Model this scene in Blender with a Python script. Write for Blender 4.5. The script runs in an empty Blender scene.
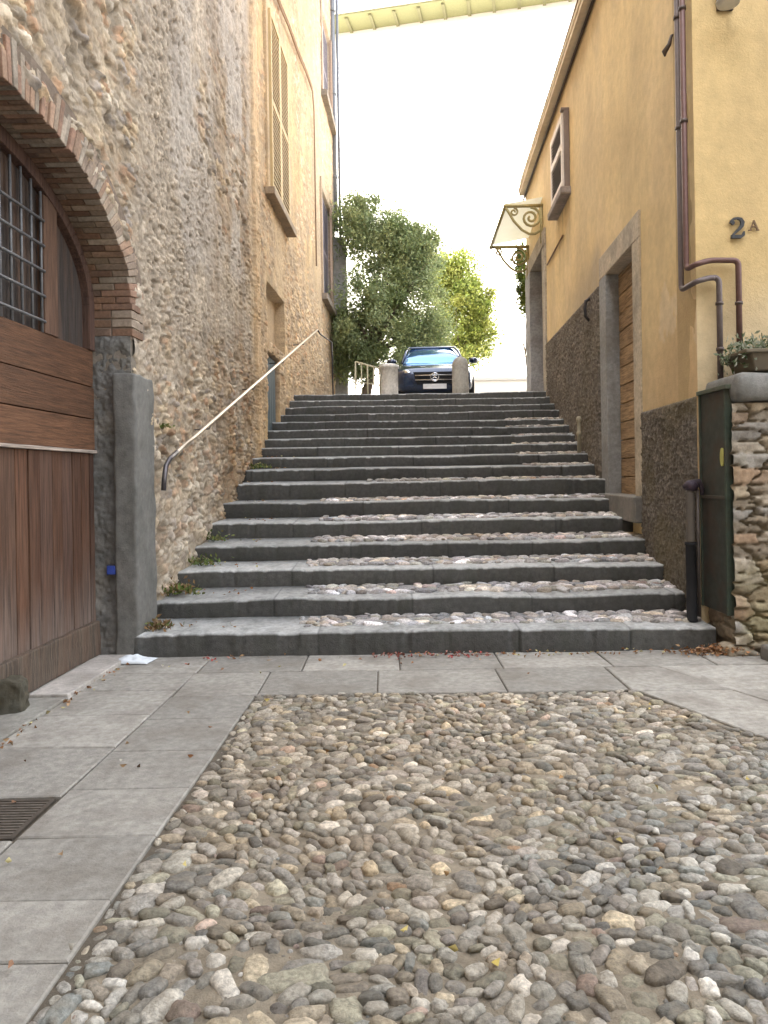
import bpy, bmesh, math, random
import numpy as np
from mathutils import Vector, Matrix
random.seed(7)
rng = np.random.default_rng(11)
scene = bpy.context.scene
COL = scene.collection
PI = math.pi

# ------------------------------------------------------------------ noise
def hsh(ix, iy, seed):
    ix = ix.astype(np.int64); iy = iy.astype(np.int64)
    n = (ix * 374761393 + iy * 668265263 + seed * 974634777) & 0xffffffff
    n = ((n ^ (n >> 13)) * 1274126177) & 0xffffffff
    n = ((n ^ (n >> 16)) * 2246822519) & 0xffffffff
    return ((n ^ (n >> 15)) & 0xffffff) / float(0x1000000)

def vnoise(x, y, seed=0):
    x = np.asarray(x, float); y = np.asarray(y, float)
    ix = np.floor(x); iy = np.floor(y)
    fx = x - ix; fy = y - iy
    fx = fx * fx * (3 - 2 * fx); fy = fy * fy * (3 - 2 * fy)
    a = hsh(ix, iy, seed); b = hsh(ix + 1, iy, seed); c = hsh(ix, iy + 1, seed); d = hsh(ix + 1, iy + 1, seed)
    return (a * (1 - fx) + b * fx) * (1 - fy) + (c * (1 - fx) + d * fx) * fy

def fbm(x, y, octv=4, seed=0, gain=.5):
    s = 0; a = 1; t = 0
    for k in range(octv):
        s = s + a * vnoise(np.asarray(x) * 2 ** k, np.asarray(y) * 2 ** k, seed + 17 * k); t += a; a *= gain
    return s / t

def voro(x, y, seed=0, jit=.85):
    ix = np.floor(x); iy = np.floor(y)
    f1 = np.full(x.shape, 9.); f2 = np.full(x.shape, 9.)
    ci = np.zeros(x.shape); cj = np.zeros(x.shape)
    for dx in (-1, 0, 1):
        for dy in (-1, 0, 1):
            cx = ix + dx; cy = iy + dy
            px = cx + .5 + jit * (hsh(cx, cy, seed) - .5)
            py = cy + .5 + jit * (hsh(cx, cy, seed + 5) - .5)
            d = np.hypot(px - x, py - y)
            near = d < f1
            f2 = np.where(near, f1, np.minimum(f2, d))
            ci = np.where(near, cx, ci); cj = np.where(near, cy, cj)
            f1 = np.where(near, d, f1)
    return f1, f2, ci, cj

def sstep(a, b, x):
    t = np.clip((x - a) / (b - a), 0, 1)
    return t * t * (3 - 2 * t)

def lerp3(a, b, t):
    return a * (1 - t[..., None]) + np.asarray(b, float) * t[..., None]

# ------------------------------------------------------------------ objects
def tag(o, label=None, cat=None, group=None, kind=None):
    if label: o['label'] = label
    if cat: o['category'] = cat
    if group: o['group'] = group
    if kind: o['kind'] = kind
    return o

def thing(name, label, cat, loc=(0, 0, 0), group=None):
    o = bpy.data.objects.new(name, None); COL.objects.link(o)
    o.location = loc; o.empty_display_size = .2
    return tag(o, label, cat, group)

def world_loc(o):
    v = Vector((0, 0, 0))
    while o is not None:
        v += o.location; o = o.parent
    return v

def mesh_np(name, verts, faces, mat, parent=None, cols=None, smooth=False, origin=None):
    """verts (n,3), faces (m,3|4) arrays, world coordinates; object origin at parent's place or at ORIGIN"""
    verts = np.asarray(verts, np.float32)
    base = world_loc(parent) if parent else Vector(origin or (0, 0, 0))
    me = bpy.data.meshes.new(name)
    v = verts - np.array(base, np.float32)
    k = faces.shape[1]; m = len(faces)
    me.vertices.add(len(v)); me.vertices.foreach_set('co', v.ravel())
    me.loops.add(m * k); me.loops.foreach_set('vertex_index', faces.astype(np.int32).ravel())
    me.polygons.add(m)
    me.polygons.foreach_set('loop_start', np.arange(0, m * k, k, dtype=np.int32))
    me.polygons.foreach_set('loop_total', np.full(m, k, np.int32))
    if smooth: me.polygons.foreach_set('use_smooth', np.ones(m, bool))
    me.update(calc_edges=True)
    if cols is not None:
        a = me.attributes.new('col', 'FLOAT_COLOR', 'POINT')
        c = np.ones((len(v), 4), np.float32); c[:, :3] = cols
        a.data.foreach_set('color', c.ravel())
    me.materials.append(mat)
    o = bpy.data.objects.new(name, me); COL.objects.link(o)
    if parent: o.parent = parent
    else: o.location = base
    return o

class MB:
    def __init__(s): s.v = []; s.f = []; s.c = []; s.sm = []
    def add(s, vs, fs, col, smooth=False):
        b = len(s.v); s.v += [tuple(p) for p in vs]; s.c += [col] * len(vs)
        s.f += [tuple(i + b for i in f) for f in fs]; s.sm += [smooth] * len(fs)
    def hexa(s, p, col):
        """8 points: 0-3 bottom ring, 4-7 top ring"""
        s.add(p, [(3, 2, 1, 0), (4, 5, 6, 7), (0, 1, 5, 4), (1, 2, 6, 5), (2, 3, 7, 6), (3, 0, 4, 7)], col)
    def box(s, x0, x1, y0, y1, z0, z1, col=(.5, .5, .5), fn=None):
        p = [(x0, y0, z0), (x1, y0, z0), (x1, y1, z0), (x0, y1, z0), (x0, y0, z1), (x1, y0, z1), (x1, y1, z1), (x0, y1, z1)]
        if fn: p = [fn(*q) for q in p]
        s.hexa(p, col)
    def tube(s, pts, r, col=(.5, .5, .5), seg=8, caps=True):
        pts = [Vector(p) for p in pts]; n = len(pts)
        rs = r if isinstance(r, (list, tuple)) else [r] * n
        vs = []; fs = []
        t0 = (pts[1] - pts[0]).normalized()
        up = Vector((0, 0, 1)) if abs(t0.z) < .9 else Vector((1, 0, 0))
        u = t0.cross(up).normalized()
        for i, p in enumerate(pts):
            t = (pts[min(i + 1, n - 1)] - pts[max(i - 1, 0)])
            t = t.normalized() if t.length > 1e-9 else t0
            u = (u - t * u.dot(t))
            u = u.normalized() if u.length > 1e-6 else t.orthogonal().normalized()
            w = t.cross(u)
            for k in range(seg):
                a = 2 * PI * k / seg
                vs.append(p + (u * math.cos(a) + w * math.sin(a)) * rs[i])
        for i in range(n - 1):
            for k in range(seg):
                a = i * seg + k; b = i * seg + (k + 1) % seg
                fs.append((a, b, b + seg, a + seg))
        if caps: fs += [tuple(range(seg - 1, -1, -1)), tuple(range((n - 1) * seg, n * seg))]
        s.add(vs, fs, col, True)
    def lathe(s, prof, c, col, seg=20):
        """prof: list of (r, z)"""
        vs = []; fs = []
        for r, z in prof:
            for k in range(seg):
                a = 2 * PI * k / seg; vs.append((c[0] + r * math.cos(a), c[1] + r * math.sin(a), c[2] + z))
        for i in range(len(prof) - 1):
            for k in range(seg):
                a = i * seg + k; b = i * seg + (k + 1) % seg
                fs.append((a, b, b + seg, a + seg))
        fs += [tuple(range(seg - 1, -1, -1)), tuple(range((len(prof) - 1) * seg, len(prof) * seg))]
        s.add(vs, fs, col, True)
    def prism(s, ring0, ring1, col, smooth=False):
        n = len(ring0)
        fs = [tuple(range(n - 1, -1, -1)), tuple(range(n, 2 * n))] + [(i, (i + 1) % n, n + (i + 1) % n, n + i) for i in range(n)]
        s.add(list(ring0) + list(ring1), fs, col, smooth)
    def build(s, name, mat, parent=None, bevel=0, origin=None, seg=2):
        base = world_loc(parent) if parent else Vector(origin or (0, 0, 0))
        me = bpy.data.meshes.new(name)
        me.from_pydata([(p[0] - base.x, p[1] - base.y, p[2] - base.z) for p in s.v], [], s.f)
        me.polygons.foreach_set('use_smooth', np.array(s.sm, bool))
        a = me.attributes.new('col', 'FLOAT_COLOR', 'POINT')
        c = np.ones((len(s.v), 4), np.float32); c[:, :3] = np.array(s.c, np.float32)
        a.data.foreach_set('color', c.ravel())
        me.materials.append(mat); me.update()
        bm = bmesh.new(); bm.from_mesh(me); bmesh.ops.recalc_face_normals(bm, faces=bm.faces); bm.to_mesh(me); bm.free()
        o = bpy.data.objects.new(name, me); COL.objects.link(o)
        if parent: o.parent = parent
        else: o.location = base
        if bevel:
            m = o.modifiers.new('edge', 'BEVEL'); m.width = bevel; m.segments = seg; m.limit_method = 'ANGLE'; m.angle_limit = .6
        return o

# ------------------------------------------------------------------ materials
def make_mat(name, rough=.85, nscale=14, namt=.25, bscale=40, bstr=.3, bdist=.01, metal=0, stretch=(1, 1, 1),
             stain=None, sscale=2., samt=.5, sstretch=(1, 1, 1), spec=.4, coat=0, translucent=0, grain=None):
    m = bpy.data.materials.new(name); m.use_nodes = True
    nt = m.node_tree; N = nt.nodes; Lk = nt.links
    bs = N['Principled BSDF']; out = N['Material Output']
    at = N.new('ShaderNodeAttribute'); at.attribute_name = 'col'
    tc = N.new('ShaderNodeTexCoord')
    def mapping(sc):
        mp = N.new('ShaderNodeMapping'); mp.inputs['Scale'].default_value = sc
        Lk.new(tc.outputs['Object'], mp.inputs['Vector']); return mp
    mp = mapping(stretch)
    nz = N.new('ShaderNodeTexNoise'); nz.inputs['Scale'].default_value = nscale; nz.inputs['Detail'].default_value = 8
    nz.inputs['Roughness'].default_value = .65
    Lk.new(mp.outputs[0], nz.inputs['Vector'])
    mr = N.new('ShaderNodeMapRange'); mr.inputs['From Min'].default_value = .25; mr.inputs['From Max'].default_value = .75
    mr.inputs['To Min'].default_value = 1 - namt; mr.inputs['To Max'].default_value = 1 + namt
    Lk.new(nz.outputs['Fac'], mr.inputs['Value'])
    vm = N.new('ShaderNodeVectorMath'); vm.operation = 'SCALE'
    Lk.new(at.outputs['Color'], vm.inputs[0]); Lk.new(mr.outputs[0], vm.inputs['Scale'])
    colout = vm.outputs[0]
    if stain:
        sp = mapping(sstretch)
        n2 = N.new('ShaderNodeTexNoise'); n2.inputs['Scale'].default_value = sscale; n2.inputs['Detail'].default_value = 6
        n2.inputs['Roughness'].default_value = .6
        Lk.new(sp.outputs[0], n2.inputs['Vector'])
        r2 = N.new('ShaderNodeMapRange'); r2.inputs['From Min'].default_value = .45; r2.inputs['From Max'].default_value = .7
        r2.inputs['To Max'].default_value = samt
        Lk.new(n2.outputs['Fac'], r2.inputs['Value'])
        mx = N.new('ShaderNodeMix'); mx.data_type = 'RGBA'
        Lk.new(r2.outputs[0], mx.inputs[0]); Lk.new(colout, mx.inputs[6]); mx.inputs[7].default_value = (*stain, 1)
        colout = mx.outputs[2]
    Lk.new(colout, bs.inputs['Base Color'])
    bs.inputs['Roughness'].default_value = rough
    bs.inputs['Metallic'].default_value = metal
    bs.inputs['Specular IOR Level'].default_value = spec
    if coat: bs.inputs['Coat Weight'].default_value = coat; bs.inputs['Coat Roughness'].default_value = .03
    if bstr:
        bm_ = N.new('ShaderNodeBump'); bm_.inputs['Strength'].default_value = bstr; bm_.inputs['Distance'].default_value = bdist
        n3 = N.new('ShaderNodeTexNoise'); n3.inputs['Scale'].default_value = bscale; n3.inputs['Detail'].default_value = 9
        n3.inputs['Roughness'].default_value = .7
        Lk.new(mp.outputs[0], n3.inputs['Vector'])
        Lk.new(n3.outputs['Fac'], bm_.inputs['Height']); Lk.new(bm_.outputs[0], bs.inputs['Normal'])
    if translucent:
        tr = N.new('ShaderNodeBsdfTranslucent'); Lk.new(colout, tr.inputs['Color'])
        ms = N.new('ShaderNodeMixShader'); ms.inputs[0].default_value = translucent
        Lk.new(bs.outputs[0], ms.inputs[1]); Lk.new(tr.outputs[0], ms.inputs[2]); Lk.new(ms.outputs[0], out.inputs['Surface'])
    return m

M = {}
M['stonewall'] = make_mat('old_wall', .92, 30, .30, 55, .6, .012, stain=(.16, .13, .10), sscale=1.2, samt=.35)
M['brick'] = make_mat('old_brick', .9, 40, .35, 60, .5, .01, stain=(.10, .075, .055), sscale=6, samt=.5)
M['grey_stone'] = make_mat('grey_stone', .8, 18, .28, 70, .55, .010, stain=(.07, .075, .065), sscale=3, samt=.5)
M['step_stone'] = make_mat('step_stone', .68, 22, .42, 70, .8, .008, stain=(.05, .055, .04), sscale=4, samt=.45, sstretch=(1.8, 1, .4), spec=.5)
M['flag'] = make_mat('flagstone', .78, 22, .34, 70, .8, .008, stain=(.17, .15, .125), sscale=2.6, samt=.65, spec=.4)
M['pebble'] = make_mat('pebble', .7, 55, .65, 110, .9, .008, stain=(.26, .22, .165), sscale=14, samt=.55, spec=.45)
M['mortar'] = make_mat('sandy_mortar', .95, 25, .3, 140, .9, .012, stain=(.15, .12, .085), sscale=5, samt=.5)
M['plaster'] = make_mat('yellow_plaster', .9, 9, .14, 45, .6, .010, stain=(.40, .29, .16), sscale=1.1, samt=.4, sstretch=(1, 1, .7))
M['roughcast'] = make_mat('roughcast', .95, 50, .45, 70, 1., .02, stain=(.07, .06, .05), sscale=1.5, samt=.4)
M['wood_v'] = make_mat('weathered_wood', .85, 11, .8, 24, 1., .012, stretch=(5, 5, .22), stain=(.20, .115, .075), sscale=4, samt=.5, sstretch=(2.5, 2.5, .3))
M['wood_h'] = make_mat('gate_wood', .82, 11, .75, 24, .9, .010, stretch=(5, .22, 5), stain=(.09, .045, .025), sscale=3, samt=.5, sstretch=(2, .3, 2.5))
M['paint_wood'] = make_mat('painted_wood', .7, 12, .18, 40, .25, .004, stretch=(1, 1, .4))
M['iron'] = make_mat('wrought_iron', .55, 30, .3, 60, .3, .003, metal=.3)
M['steel'] = make_mat('handrail_steel', .38, 25, .15, 60, .1, .002, metal=.85)
M['copper'] = make_mat('brown_pipe', .45, 20, .2, 40, .1, .002, metal=.25)
M['green_metal'] = make_mat('green_metal', .6, 12, .3, 40, .25, .004, metal=.2, stain=(.09, .05, .035), sscale=4, samt=.55)
M['leaf'] = make_mat('leaf', .6, 10, .25, 0, 0, translucent=.35)
M['litter'] = make_mat('litter', .8, 30, .3, 0, 0)
M['bark'] = make_mat('bark', .95, 20, .4, 40, .8, .02, stretch=(1, 1, .3))
M['white_wall'] = make_mat('white_wall', .9, 3, .06, 40, .2, .005)
M['asphalt'] = make_mat('plaza', .9, 20, .25, 80, .4, .008)
M['car_paint'] = make_mat('car_paint', .25, 5, .02, 0, 0, metal=.4, coat=1)
M['car_glass'] = make_mat('car_glass', .05, 5, .02, 0, 0, spec=1.0, coat=1, metal=.75)
M['rubber'] = make_mat('rubber', .8, 20, .2, 0, 0)
M['chrome'] = make_mat('chrome', .15, 5, .02, 0, 0, metal=1)
M['plain'] = make_mat('plain', .7, 12, .15, 30, .2, .004)
g = bpy.data.materials.new('clear_glass'); g.use_nodes = True
b_ = g.node_tree.nodes['Principled BSDF']; b_.inputs['Transmission Weight'].default_value = 1; b_.inputs['Roughness'].default_value = .12
b_.inputs['Base Color'].default_value = (.95, .97, .95, 1); b_.inputs['IOR'].default_value = 1.1
M['glass'] = g
M['opal'] = make_mat('opal_glass', .3, 5, .03, 0, 0, translucent=.65)

# ------------------------------------------------------------------ the two wall planes (world: X right, Y into the picture, Z up)
def LW(s, h, o=0.): return (-2.405 + .045 * s + o, s, h)
def RW(s, h, o=0.): return (2.39 + .058 * s - o, s, h)

def sheet(name, S, Hh, disp, cols, hole, fn, mat, parent, smooth=True):
    """displaced wall sheet; S (ns,), Hh (nh,), disp/cols over the grid, hole = mask of cells left out"""
    ns, nh = len(S), len(Hh)
    SS, HH = np.meshgrid(S, Hh, indexing='ij')
    X, Y, Z = fn(SS, HH, disp)
    v = np.stack([X, np.broadcast_to(Y, X.shape), np.broadcast_to(Z, X.shape)], -1).reshape(-1, 3)
    idx = np.arange(ns * nh).reshape(ns, nh)
    f = np.stack([idx[:-1, :-1], idx[1:, :-1], idx[1:, 1:], idx[:-1, 1:]], -1).reshape(-1, 4)
    if hole is not None: f = f[~hole.ravel()]
    used = np.zeros(len(v), bool); used[f.ravel()] = True
    remap = np.cumsum(used) - 1
    return mesh_np(name, v[used], remap[f], mat, parent, cols.reshape(-1, 3)[used], smooth)

def growing(a, b, step):
    r = [a]
    while r[-1] < b: r.append(r[-1] + step(r[-1]))
    r[-1] = b
    return np.array(r)

# arch opening of the carriage gate
AC, AA, AH, AB = 4.55, 1.71, 2.95, .93
def arch_h(s, grow=0.):
    t = np.clip(1 - ((np.asarray(s, float) - AC) / (AA + grow)) ** 2, 0, 1)
    return AH + (AB + grow) * np.sqrt(t)

# ================================================================== STONE HOUSE (left)
HL = thing('stone_house', 'tall old stone house with arched wooden gate and louvred shutter on the left', 'house', LW(12, 0))
S = growing(2.0, 22.2, lambda s: max(.013, .013 * (s / 5) ** 1.45))
Hh = growing(-.1, 18., lambda h: .0145 if h < 4.2 else min(.06, .0145 + .0042 * (h - 4.2)))
SS, HH = np.meshgrid(S, Hh, indexing='ij')
wx = fbm(SS * 2.2, HH * 2.2, 3, 3) - .5; wy = fbm(SS * 2.2, HH * 2.2, 3, 31) - .5
# big rubble
wq = (fbm(SS * 12, HH * 16, 4, 33) - .5) * .9; wr = (fbm(SS * 12, HH * 16, 4, 35) - .5) * .9
szz = np.where(fbm(SS * .8, HH * .8, 2, 37) > .5, 1., 1.35)
f1, f2, ci, cj = voro(SS / .19 * szz + wx * 1.6 + wq, HH / .088 * szz + wy * 1.6 + wr, 1, 1.)
edge = f2 - f1; smear = sstep(.35, .62, fbm(SS * 5, HH * 5, 4, 39)); big = sstep(.02, .2, edge) * (.35 + .65 * smear); rb = hsh(ci, cj, 9); rb2 = hsh(ci, cj, 10); rb3 = hsh(ci, cj, 12)
# small stones in the render
f1s, f2s, ci2, cj2 = voro(SS / .075 + wx * 2, HH / .05 + wy * 2, 2)
small = sstep(.02, .35, f2s - f1s); rs = hsh(ci2, cj2, 19); rs2 = hsh(ci2, cj2, 20)
f1t, f2t, ci3, cj3 = voro(SS / .035 + wx * 3, HH / .028 + wy * 3, 4)
tiny = sstep(.0, .4, f2t - f1t); rt = hsh(ci3, cj3, 29)
n1 = fbm(SS * .9, HH * .9, 5, 41); n2 = fbm(SS * .35, HH * .5, 4, 51); n3 = fbm(SS * 6, HH * 6, 4, 61); nv = fbm(SS * 2.5, HH * .35, 4, 71)
# zones
ochre = sstep(10.7, 11.3, SS + .5 * (n1 - .5))                                   # plastered stretch beyond the joint
rub = np.clip(sstep(6.9, 6.0, SS + (n1 - .5) * 1.6) * sstep(2.2, 2.9, HH) + sstep(3.1, 1.9, HH - .22 * (SS - 6.2) + (n1 - .5) * 1.5), 0, 1) * (1 - ochre)
farst = ochre * sstep(6.6, 5.2, HH + (n1 - .5) * 2.2) * sstep(13.2, 14.2, SS)     # stones show again low on the far stretch
farst = np.maximum(farst, ochre * sstep(.47, .57, n1) * .9)
rub = np.maximum(rub, (1 - ochre) * sstep(.58, .66, n1) * .8)
brown = (1 - ochre) * sstep(8.6, 9.6, SS) * sstep(8.5, 6.5, HH + (n1 - .5) * 3) * sstep(.36, .52, fbm(SS * 1.5, HH * .8, 4, 53))
rub = np.maximum(rub, brown * .75)
base_w = sstep(1.35, .55, HH - .30 * (SS - 6.4) - .25 + (n1 - .5) * .9) * sstep(9.5, 8.0, SS)      # pale stones at the foot
hol = sstep(.62, .72, fbm(SS * 3.2, HH * 3.2, 4, 81)) * (rub + .3 * (1 - ochre))
rr_ = np.hypot((SS - AC) / (AA + .16), np.maximum(HH - AH, 0) / (AB + .16))
sm_ = sstep(.06, .0, np.abs(rr_ - 1.02)) * (HH > AH) * sstep(.42, .56, fbm(SS * 4, HH * 4, 4, 99))      # render smeared over the arch bricks
disp = sm_ * .03 + (n1 - .5) * .05 + (n3 - .5) * .02 + (fbm(SS * 25, HH * 25, 3, 63) - .5) * .012 * (1 - ochre * .7)
st_d = big * (.014 + .03 * rb) - .02 + (fbm(SS * 14, HH * 20, 4, 68) - .5) * .035 * big
rou = sstep(.35, .62, fbm(SS * 1.3, HH * 1.1, 4, 95))
f1p, f2p, cip, cjp = voro(SS / .10 + wx * 2 + wq, HH / .05 + wy * 2 + wr, 14)
pit = (hsh(cip, cjp, 3) > .80) * sstep(.48, .2, f1p) * (.35 + .65 * rou)
pl_d = -pit * .035 + (.35 + .65 * rou) * (small * (.006 + .020 * rs) + tiny * .009 * rt) - .006 + (fbm(SS * 9, HH * 4, 4, 64) - .5) * .035
oc_d = small * .006 * rs + tiny * .005 * rt + (n3 - .5) * .006
disp = disp + st_d * rub + pl_d * (1 - rub) * (1 - ochre) + (oc_d * (1 - farst) + (big * (.016 + .02 * rb) - .012) * farst) * ochre - hol * .03
# stone, mortar and plaster colours; pits and hollows made darker
pal = np.array([(.36, .315, .26), (.43, .375, .30), (.26, .23, .19), (.46, .38, .27), (.38, .29, .20), (.52, .47, .40), (.29, .265, .25), (.38, .25, .165)])
stc = pal[(rb2 * 8).astype(int) % 8] * (.75 + .5 * rb3)[..., None]
mort = np.array((.30, .255, .20)) * (.8 + .4 * n3)[..., None]
stone = mort * (1 - big)[..., None] + stc * big[..., None]
palw = np.array([(.58, .56, .52), (.50, .47, .43), (.62, .59, .53), (.46, .41, .36)])
stw = palw[(rb2 * 4).astype(int) % 4]
stone = lerp3(stone, stone * .4 + stw * .6, base_w * big)
gpl = np.array((.415, .365, .305)) * (.68 + .55 * rs * small + .25 * (rt - .5) + .7 * (n1 - .5))[..., None]
gpl = lerp3(gpl, (.50, .41, .29), sstep(.42, .7, n2 + .05 * (HH - 5)) * .6); gpl = lerp3(gpl, (.36, .345, .335), sstep(.5, .62, fbm(SS * .5 + 3, HH * .4, 4, 97)) * .6)
gpl = lerp3(gpl, (.11, .09, .07), pit * .7)
gpl = lerp3(gpl, (.30, .27, .24), sstep(.55, .8, fbm(SS * 1.6, HH * .7, 4, 91)) * .5)
col = gpl * (1 - rub)[..., None] + stone * rub[..., None]
col = col * (1 - brown[..., None] * np.array((.22, .30, .40)))
oc = np.array((.42, .305, .165)) * (.66 + .6 * nv + .12 * (rt - .5))[..., None]
oc = lerp3(oc, (.36, .28, .185), sstep(.42, .62, fbm(SS * 1.2, HH * .8, 5, 98)) * .75)
oc = lerp3(oc, (.36, .31, .26), sstep(17, 20, SS) * .6)
oc = lerp3(oc, stone * np.array((1.1, .98, .82)), farst * .85)
col = col * (1 - ochre)[..., None] + oc * ochre[..., None]
band = (np.abs(SS - 11.25) < .16); col[band] = col[band] * .35 + np.array((.50, .37, .23)) * .65   # quoin strip at the joint
disp = disp + np.where(band, .035, 0)
col = lerp3(col, (.10, .09, .075), hol * .35) * 1.22 * (.72 + .56 * fbm(SS * 18, HH * 18, 3, 66))[..., None] * np.array((1.03, .985, .91))
# openings pressed into the wall: side door, blocked niche, two far windows
def press(s0, s1, h0, h1, d):
    global disp
    mk = (SS > s0) & (SS < s1) & (HH > h0) & (HH < h1)
    disp = np.where(mk, np.minimum(disp, 0) * .3 - d, disp); return mk
mk = press(12.05, 13.0, 2.0, 3.58, .10); col[mk] = (.14, .11, .09)
mk = press(12.05, 13.6, 3.78, 4.72, .16); col[mk] = np.array((.46, .33, .19)) * (.8 + .4 * n3[mk])[:, None]
mk = press(19.3, 21.4, 6.3, 9.2, .16); col[mk] = (.22, .20, .21)
mk = press(19.9, 22.0, 11.9, 14.4, .16); col[mk] = (.22, .20, .19)
sc = .5 * (S[:-1] + S[1:]); hc = .5 * (Hh[:-1] + Hh[1:])
cs, ch = np.meshgrid(sc, hc, indexing='ij')
hole = (np.abs(cs - AC) < AA + .06) & (ch < arch_h(cs, .06))
hole |= (cs > 6.1) & (cs < 6.27) & (ch < 2.7)
sheet('wall', S, Hh, disp, col, hole, LW, M['stonewall'], HL)
# masonry core behind and an unseen stretch past the camera, lengthened to shade the ground
mb = MB(); c = (.36, .33, .29)
mb.box(-7, -.55, -26, 22.2, -.2, 17.9, c, lambda x, y, z: (LW(y, z)[0] + x, y, z))
mb.box(-.551, 0.0, -26, 2.02, -.2, 17.9, c, lambda x, y, z: (LW(y, z)[0] + x, y, z))
mb.box(-7, .03, 22.19, 22.45, -.2, 18, (.34, .31, .28), lambda x, y, z: (LW(y, z)[0] + x, y, z))
mb.box(-7.2, .0, -26.1, 22.6, 17.95, 18.2, (.3, .2, .15), lambda x, y, z: (LW(y, z)[0] + x, y, z))
mb.build('wall_core', M['stonewall'], HL)
mb = MB(); mb.box(-2.6, 16, -9, -6.5, -.2, 13, (.42, .36, .28)); mb.build('unseen_light_blocker', M['stonewall'], HL)      # unseen wing added behind the camera to block frontal light
# brick arch ring
mb = MB()
bricks = [(.25, .15, .095), (.22, .13, .085), (.27, .18, .12), (.20, .135, .10), (.28, .215, .155), (.19, .12, .085), (.30, .24, .185)]  # shade inside the arch put into these darker brick colours
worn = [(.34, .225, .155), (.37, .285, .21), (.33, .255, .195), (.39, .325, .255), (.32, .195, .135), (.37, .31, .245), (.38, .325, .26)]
ths = []; t = 0
def apt(t, g): return (AC + (AA + g) * math.cos(t), AH + (AB + g) * math.sin(t))
n = 78
# arc-length spaced joints
tt = np.linspace(0, PI, 1500); px, py = AC + AA * np.cos(tt), AH + AB * np.sin(tt)
al = np.concatenate([[0], np.cumsum(np.hypot(np.diff(px), np.diff(py)))])
js = np.interp(np.linspace(0, al[-1], n + 1), al, tt)
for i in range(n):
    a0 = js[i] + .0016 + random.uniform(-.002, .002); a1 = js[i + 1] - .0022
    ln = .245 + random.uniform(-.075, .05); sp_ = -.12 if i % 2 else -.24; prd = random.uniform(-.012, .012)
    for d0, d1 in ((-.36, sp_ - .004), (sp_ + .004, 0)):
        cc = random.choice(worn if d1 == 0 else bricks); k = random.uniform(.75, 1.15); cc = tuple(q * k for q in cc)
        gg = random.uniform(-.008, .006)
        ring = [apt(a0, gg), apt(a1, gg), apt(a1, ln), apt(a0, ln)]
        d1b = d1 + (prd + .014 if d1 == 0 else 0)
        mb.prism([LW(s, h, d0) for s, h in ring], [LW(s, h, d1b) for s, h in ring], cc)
for side in (1, -1):
    for k in range(3):
        h0 = AH - .076 * (k + 1); 
        for d0, d1 in ((-.36, -.17), (-.16, .012)):
            cc = random.choice(bricks); q = random.uniform(.95, 1.3); cc = tuple(v * q for v in cc)
            j = random.uniform(-.008, .008)
            s0, s1 = (AC + side * (AA + j), AC + side * (AA + .26))
            mb.box(d0, d1, min(s0, s1), max(s0, s1), h0 + .006, h0 + .07, cc, lambda x, y, z: LW(y, z, x))
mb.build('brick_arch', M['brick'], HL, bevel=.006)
mb = MB()
gs = np.linspace(0, PI, 61)
for i in range(60):
    r = [apt(gs[i], .012), apt(gs[i + 1], .012), apt(gs[i + 1], .33), apt(gs[i], .33)]
    mb.prism([LW(s, h, -.355) for s, h in r], [LW(s, h, -.002) for s, h in r], (.22, .17, .13))
for side in (1, -1):
    s0, s1 = AC + side * (AA + .012), AC + side * (AA + .33)
    mb.box(-.355, -.004, min(s0, s1), max(s0, s1), 2.7, AH, (.25, .20, .16), lambda x, y, z: LW(y, z, x))
mb.box(-.355, -.01, 6.256, 6.40, 2.2, 2.72, (.27, .24, .20), lambda x, y, z: LW(y, z, x))
mb.build('arch_mortar', M['mortar'], HL)
# rough rendered jambs below the bricks
for side in (1, -1):
    oo = np.linspace(-.36, 0.0, 40); hh = np.linspace(-.05, 2.725, 230)
    O, G = np.meshgrid(oo, hh, indexing='ij')
    f1, f2, a_, b__ = voro(O / .05, G / .05, 7)
    d = (fbm(O * 9, G * 9, 5, 5) - .5) * .04 + (fbm(O * 40, G * 40, 3, 6) - .5) * .022 + sstep(0, .4, f2 - f1) * .002
    sj = AC + side * (AA - .005 - d)
    P = np.stack([LW(0, 0)[0] + .045 * sj + O, sj, G], -1).reshape(-1, 3)
    idx = np.arange(O.size).reshape(O.shape)
    f = np.stack([idx[:-1, :-1], idx[1:, :-1], idx[1:, 1:], idx[:-1, 1:]], -1).reshape(-1, 4)
    if side < 0: f = f[:, ::-1]
    cc = np.array((.17, .168, .16)) * (.7 + .6 * fbm(O * 12, G * 12, 4, 77))[..., None]
    cc = lerp3(cc, (.24, .225, .20), sstep(.5, .7, fbm(O * 3, G * 3, 4, 78)) * .7)
    mesh_np('jamb', P, f, M['grey_stone'], HL, cc.reshape(-1, 3), True)
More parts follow.
